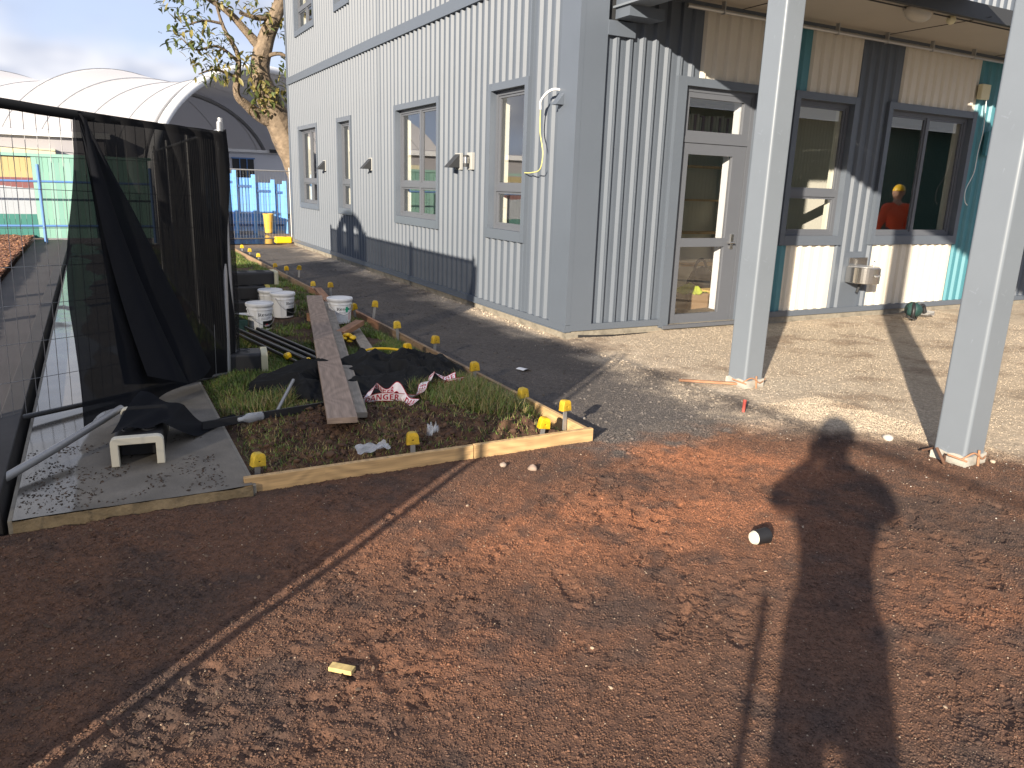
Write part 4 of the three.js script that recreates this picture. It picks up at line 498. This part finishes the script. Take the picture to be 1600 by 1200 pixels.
// low hall and painted fence behind the mesh on the left
{
  const h = thing('low_hall', 'low grey hall with white fascia behind the painted board fence', 'building', [0, 0, 0]); part('wall', bb(-16, 0.6, 0, 2.75, -32, -31.4), M(0.34, 0.33, 0.35), h); part('fascia', bb(-16.2, 0.8, 2.75, 2.95, -32, -31.2), mat.white, h); part('roof', quads([[[-16.2, 2.95, -31.2], [0.8, 2.95, -31.2], [0.8, 3.1, -34], [-16.2, 3.1, -34]]]), M(0.5, 0.46, 0.48), h);
  for (const x of [-2.9, -6.5]) { part('window', bb(x, x + 1.7, 1.6, 2.1, -31.4, -31.35), M(0.06, 0.05, 0.035), h); part('awning', bb(x - 0.2, x + 2, 2.14, 2.34, -31.4, -30.9), mat.creamPlastic, h); }
  const f = thing('painted_board_fence', 'mint green board fence with painted mural patches behind the mesh panel', 'fence'); const tones = [[0.24, 0.46, 0.37], [0.28, 0.5, 0.42], [0.22, 0.43, 0.36]].map((t) => M(...t, { map: paintTex })), bw = M(0.42, 0.46, 0.5, { map: paintTex }), yl = M(0.5, 0.41, 0.2, { map: paintTex }), mr = M(0.22, 0.09, 0.09), dg = M(0.05, 0.2, 0.17);
  for (let k = 0; k < 44; k++) { const x = -3.6 + k * 0.112; const mural = x < -1.2; if (!mural) part('board', bb(x, x + 0.106, 0.06, 1.95 + 0.012 * (k - 30) * 0.3, -21.53, -21.5), tones[k % 3], f); else { part('board', bb(x, x + 0.106, 0.06, 0.62, -21.53, -21.5), dg, f); part('board', bb(x, x + 0.106, 0.62, 1.2 + 0.08 * vn(k * 0.5, 2), -21.53, -21.5), bw, f); part('board', bb(x, x + 0.106, 1.2 + 0.08 * vn(k * 0.5, 2), 1.45, -21.53, -21.5), mr, f); part('board', bb(x, x + 0.106, 1.45, 1.9, -21.53, -21.5), yl, f); } }
  part('capping', bb(-3.7, 1.4, 1.93, 2.0, -21.56, -21.47), tones[1], f);
  const r = thing('blue_rail', 'blue pipe railing in front of the painted board fence', 'railing'); for (const x of [-3.4, -0.98, 1.3]) part('post', rod([x, 0, -20.6], [x, 1.75, -20.6], 0.035, 0.035, 10), mat.blue, r); for (const y of [1.38, 0.4]) part('rail', rod([-3.4, y, -20.6], [1.3, y, -20.6], 0.025, 0.025, 8), mat.blue, r);
}
// tree beside the far end of the building
{
  const t = thing('leafy_tree', 'leaning tree with broad leaves rising behind the building end', 'tree'); const bm = M(0.36, 0.3, 0.235, { map: rep(barkTex, 9, 2), bumpMap: rep(barkTex, 9, 2), bumpScale: 0.06 });
  const Z = -23; part('trunk', limb([[5.9, -0.1, Z, 0.5], [5.6, 1.3, Z, 0.45], [5.2, 2.4, Z, 0.4], [4.7, 3.5, Z, 0.36], [4.4, 4.4, Z, 0.27], [4.62, 5.3, Z, 0.22], [5.0, 6.2, Z + 0.1, 0.17], [5.3, 7.4, Z, 0.09]], 14, 8), bm, t);
  const br = [[[4.9, 3.1, Z, 0.24], [4.4, 3.25, Z + 0.1, 0.18], [4.0, 3.5, Z + 0.2, 0.13], [3.72, 3.75, Z + 0.3, 0.1], [3.78, 4.3, Z + 0.3, 0.085], [3.8, 4.75, Z + 0.3, 0.07], [3.5, 5.4, Z + 0.2, 0.05], [3.35, 5.9, Z + 0.2, 0.03]], [[4.5, 5.0, Z, 0.15], [4.1, 5.45, Z - 0.1, 0.11], [3.73, 5.85, Z - 0.2, 0.09], [3.1, 6.2, Z - 0.2, 0.06], [2.5, 6.5, Z, 0.03]], [[4.85, 5.9, Z, 0.1], [4.4, 5.75, Z + 0.2, 0.07], [3.9, 5.8, Z + 0.3, 0.04]], [[3.8, 4.6, Z + 0.3, 0.05], [3.3, 4.9, Z + 0.4, 0.035], [2.7, 4.75, Z + 0.5, 0.02], [2.4, 5.0, Z + 0.5, 0.012]], [[3.75, 4.2, Z + 0.3, 0.045], [3.2, 4.35, Z + 0.2, 0.03], [2.8, 4.2, Z + 0.2, 0.015]], [[4.5, 4.8, Z, 0.07], [4.9, 4.9, Z + 0.3, 0.05], [5.3, 4.7, Z + 0.4, 0.03]], [[4.45, 4.4, Z, 0.09], [4.2, 4.0, Z + 0.4, 0.06], [4.5, 3.7, Z + 0.7, 0.03]], [[3.5, 5.5, Z + 0.2, 0.04], [3.0, 5.5, Z + 0.3, 0.03], [2.5, 5.3, Z + 0.3, 0.015]]];
  br.forEach((p) => part('branch', limb(p, 8, 6), bm, t));
  const cl = [[2.4, 5.0, 0.4, 0.4, 90], [2.75, 5.4, 0.3, 0.45, 120], [2.9, 4.75, 0.5, 0.35, 80], [3.3, 5.0, 0.4, 0.4, 90], [3.0, 4.3, 0.2, 0.32, 70], [3.5, 4.3, 0.4, 0.32, 70], [2.5, 6.4, 0, 0.5, 110], [3.2, 6.3, -0.1, 0.45, 100], [3.9, 6.2, 0.2, 0.5, 90], [4.0, 4.6, 0.4, 0.35, 70], [4.2, 3.95, 0.5, 0.36, 90], [4.6, 3.75, 0.7, 0.32, 80], [4.3, 3.5, 0.4, 0.25, 45], [5.2, 4.7, 0.4, 0.4, 80], [5.0, 4.1, 0.6, 0.35, 60], [4.4, 5.7, 0.3, 0.4, 80], [5.2, 5.6, 0.2, 0.4, 80], [2.2, 5.9, 0.2, 0.35, 60], [5.2, 6.6, 0.2, 0.6, 120], [4.2, 6.9, 0, 0.6, 120]];
  const leaf = grid(2, 4, (u, v) => [(u - 0.5) * 0.085 * Math.sin(Math.PI * Math.min(1, v * 0.92 + 0.06)), 0.02 * Math.abs(u - 0.5) - 0.06 * v * v, v * 0.2]); const gs = [], cs = [];
  for (const [x, y, z, r, n] of cl) for (let k = 0; k < n * 0.62; k++) { const d = V(rr(-1, 1), rr(-1, 1), rr(-1, 1)).normalize().multiplyScalar(r * Math.cbrt(rnd())); const g = leaf.clone(); const s = rr(0.7, 1.25); g.scale(s, s, s).rotateX(rr(-0.4, 1.0)).rotateY(rr(0, 6.28)).rotateZ(rr(-0.5, 0.5)).translate(x + d.x * 1.15, y + d.y, Z + z + d.z); gs.push(g); const c = vary(rnd() < 0.4 ? [0.26, 0.22, 0.06] : [0.1, 0.13, 0.035], 0.35); for (let q = 0; q < g.attributes.position.count; q++) cs.push(...c); }
  const G = mergeGeometries(gs); G.setAttribute('color', new THREE.Float32BufferAttribute(cs, 3)); part('crown', G, MP(1, 1, 1, { vertexColors: true, roughness: 0.5, transmission: 0.3, thickness: 0 }), t);
}
// ---------- out of frame: what casts the shadows and stands in the reflections ----------
{
  const p = thing('play_tower', 'wooden play tower wall with two arched openings behind the mesh fence', 'play tower'); const s = new THREE.Shape(); s.moveTo(0, 0); s.lineTo(1.95, 0); s.lineTo(1.95, 1.0); s.quadraticCurveTo(1.6, 1.45, 0.98, 1.45); s.quadraticCurveTo(0.2, 1.4, 0, 0.9); s.closePath();
  for (const c of [0.6, 1.35]) { const q = new THREE.Path(); q.moveTo(c - 0.17, 0.72); q.lineTo(c + 0.17, 0.72); q.lineTo(c + 0.15, 1.02); q.absarc(c, 1.02, 0.15, 0, Math.PI, false); q.closePath(); s.holes.push(q); }
  part('wall', extr(s, 0.05).rotateY(Math.PI / 2).translate(-2.55, 2.25, -8.4), mat.oldWood, p); for (const z of [-8.45, -10.3]) part('post', bb(-2.6, -2.48, 0, 2.3, z - 0.06, z + 0.06), mat.oldWood, p);
  const g = thing('green_shed', 'dark green ribbed steel shed across the yard', 'shed'); part('wall', clad((u, y, n) => [u, y, 7 - n], 17, 44, 0, 4.4), M(0.025, 0.09, 0.07), g); part('side_wall', bb(16.95, 17, 0, 4.4, 7, 15), M(0.025, 0.09, 0.07), g); part('roof', quads([[[16.6, 4.35, 6.5], [44, 4.35, 6.5], [44, 6, 15], [16.6, 6, 15]]]), M(0.3, 0.32, 0.32), g);
  const d = thing('timber_stake_pair', 'two upright timber stakes standing beside the photographer', 'stakes'); part('stake', rod([0.02, 0, 0.2], [0.0, 1.0, 0.18], 0.014), mat.oldWood, d).position.set(-0.3, 0, -0.03); part('stake', rod([0.02, 0, 0.2], [0.0, 1.0, 0.18], 0.012), mat.oldWood, d).position.set(-0.24, 0, 0.08);
}
function sdf(caps, cell) { // continuous surface round tapered bones
  const lo = [1e9, 1e9, 1e9], hi = [-1e9, -1e9, -1e9]; for (const c of caps) for (const o of [0, 4]) for (let k = 0; k < 3; k++) { lo[k] = Math.min(lo[k], c[o + k] - c[o + 3] - 0.03); hi[k] = Math.max(hi[k], c[o + k] + c[o + 3] + 0.03); }
  const half = Math.max(...hi.map((h, k) => (h - lo[k]) / 2)), ce = hi.map((h, k) => (h + lo[k]) / 2), n = Math.min(150, Math.ceil(2 * half / cell)), mc = new MarchingCubes(n, new THREE.MeshBasicMaterial(), false, false, 200000); mc.isolation = 0; const hs = n / 2, kk = 0.025;
  const B = caps.map((c) => [c[4] - c[0], c[5] - c[1], c[6] - c[2]]), BB = B.map((b) => b[0] * b[0] + b[1] * b[1] + b[2] * b[2] + 1e-9);
  for (let z = 0; z < n; z++) for (let y = 0; y < n; y++) for (let x = 0; x < n; x++) { const px = ce[0] + (x - hs) / hs * half, py = ce[1] + (y - hs) / hs * half, pz = ce[2] + (z - hs) / hs * half; let s = 0, best = 9; 
    for (let i = 0; i < caps.length; i++) { const c = caps[i], b = B[i], ax = px - c[0], ay = py - c[1], az = pz - c[2], t = Math.min(1, Math.max(0, (ax * b[0] + ay * b[1] + az * b[2]) / BB[i])); const d = Math.hypot(ax - b[0] * t, ay - b[1] * t, az - b[2] * t) - (c[3] + (c[7] - c[3]) * t); if (d < best) best = d; if (d < 0.2) s += Math.exp(-d / kk * 1.4); }
    mc.field[x + y * n + z * n * n] = s > 0 ? Math.log(s) * kk / 1.4 : -best; }
  mc.update(); const g = new THREE.BufferGeometry(), m = mc.count; g.setAttribute('position', new THREE.BufferAttribute(mc.positionArray.slice(0, m * 3), 3)); g.setAttribute('normal', new THREE.BufferAttribute(mc.normalArray.slice(0, m * 3), 3)); g.scale(half, half, half).translate(...ce); g.computeVertexNormals(); return g;
}
function person(label, pos, turn, arms, top, legs, hat) { // bones in the person's own frame: x sideways, z forward
  const o = thing('person', label, 'person', pos, turn); const body = [], shirt = [], trou = [], hands = [];
  body.push([0, 1.5, 0, 0.06, 0, 1.62, 0.02, 0.055], [0, 1.7, 0.02, 0.095, 0, 1.76, 0.0, 0.1], [0, 1.66, 0.07, 0.05, 0, 1.72, 0.08, 0.06], [0, 1.69, 0.11, 0.014, 0, 1.73, 0.105, 0.012], [-0.1, 1.72, 0, 0.02, -0.1, 1.74, 0, 0.02], [0.1, 1.72, 0, 0.02, 0.1, 1.74, 0, 0.02], [0, 1.3, 0, 0.12, 0, 1.5, 0, 0.09]);
  shirt.push([0, 0.9, 0, 0.145, 0, 1.25, 0.0, 0.16], [-0.06, 1.3, 0, 0.14, 0.06, 1.3, 0, 0.14], [-0.16, 1.44, 0, 0.085, 0.16, 1.44, 0, 0.085], [0, 1.46, 0, 0.09, 0, 1.52, 0, 0.08]);
  for (const s of [-1, 1]) { const [e, h, f] = s < 0 ? arms[0] : arms[1]; shirt.push([s * 0.2, 1.42, 0, 0.09, ...e, 0.075], [...e, 0.058, ...h.map((v, k) => lerp(e[k], v, 0.8)), 0.045]); body.push([...e, 0.04, ...h, 0.028]);
    trou.push([s * 0.095, 0.93, 0, 0.085, s * 0.115, 0.52, 0.02, 0.07], [s * 0.115, 0.52, 0.02, 0.07, s * 0.125, 0.12, 0, 0.064]); body.push([s * 0.125, 0.14, 0, 0.05, s * 0.125, 0.06, 0, 0.05], [s * 0.125, 0.05, -0.03, 0.045, s * 0.145, 0.045, 0.18, 0.042]);
    const H = V(...h), F = V(...f).normalize(), Sd = V(0, 1, 0).cross(F).normalize().multiplyScalar(s), up = F.clone().cross(Sd).normalize(), P = (a, b, c) => H.clone().addScaledVector(F, a).addScaledVector(Sd, b).addScaledVector(up, c).toArray();
    hands.push([...P(0, 0, 0), 0.027, ...P(0.05, 0, 0), 0.03], [...P(0.05, -0.02, 0), 0.018, ...P(0.07, 0.024, 0), 0.016]); [-0.03, -0.01, 0.011, 0.03].forEach((b, i) => { const l = [0.07, 0.082, 0.077, 0.058][i]; hands.push([...P(0.07, b, 0), 0.0095, ...P(0.07 + l * 0.5, b, -0.012), 0.009], [...P(0.07 + l * 0.5, b, -0.012), 0.009, ...P(0.07 + l * 0.85, b, -0.04), 0.0075]); }); hands.push([...P(0.015, -0.03, 0), 0.013, ...P(0.05, -0.062, -0.01), 0.011], [...P(0.05, -0.062, -0.01), 0.011, ...P(0.08, -0.06, -0.025), 0.009]);
  }
  trou.push([-0.05, 0.98, 0, 0.12, 0.05, 0.98, 0, 0.12]);
  const L = hands.length / 2; part('body', [sdf(body, 0.016), sdf(hands.slice(0, L), 0.005), sdf(hands.slice(L), 0.005)], M(0.5, 0.3, 0.22), o); part('jacket', sdf(shirt, 0.018), top, o); part('trousers', sdf(trou, 0.018), legs, o);
  const hp = thing; part('hard_hat', [new THREE.SphereGeometry(0.122, 24, 12, 0, 6.29, 0, Math.PI / 2).scale(0.95, 1.0, 1.1).translate(0, 1.775, 0), new THREE.CylinderGeometry(0.128, 0.132, 0.012, 24).scale(0.95, 1, 1.2).translate(0, 1.775, 0.02)], hat, o); return o;
}
person('person in dark jacket and hard hat raising a phone beside the bare mesh', [-0.16, 0, 0.38], Math.PI - 0.72, [[[-0.25, 1.34, 0.1], [-0.07, 1.5, 0.24], [0.3, 0.75, 0.3]], [[0.25, 1.34, 0.1], [0.1, 1.5, 0.24], [-0.3, 0.75, 0.3]]], M(0.03, 0.035, 0.06), M(0.04, 0.04, 0.05), mat.white);
person('person in orange shirt and yellow hard hat standing on the gravel near the windows', [14.4, 0, -3.85], 0.6, [[[-0.27, 1.15, 0.02], [-0.24, 0.95, 0.16], [0, -0.8, 0.5]], [[0.27, 1.15, 0.02], [0.24, 0.95, 0.16], [0, -0.8, 0.5]]], M(0.85, 0.09, 0.02), M(0.05, 0.05, 0.07), mat.yellow);
renderer.render(scene, camera);
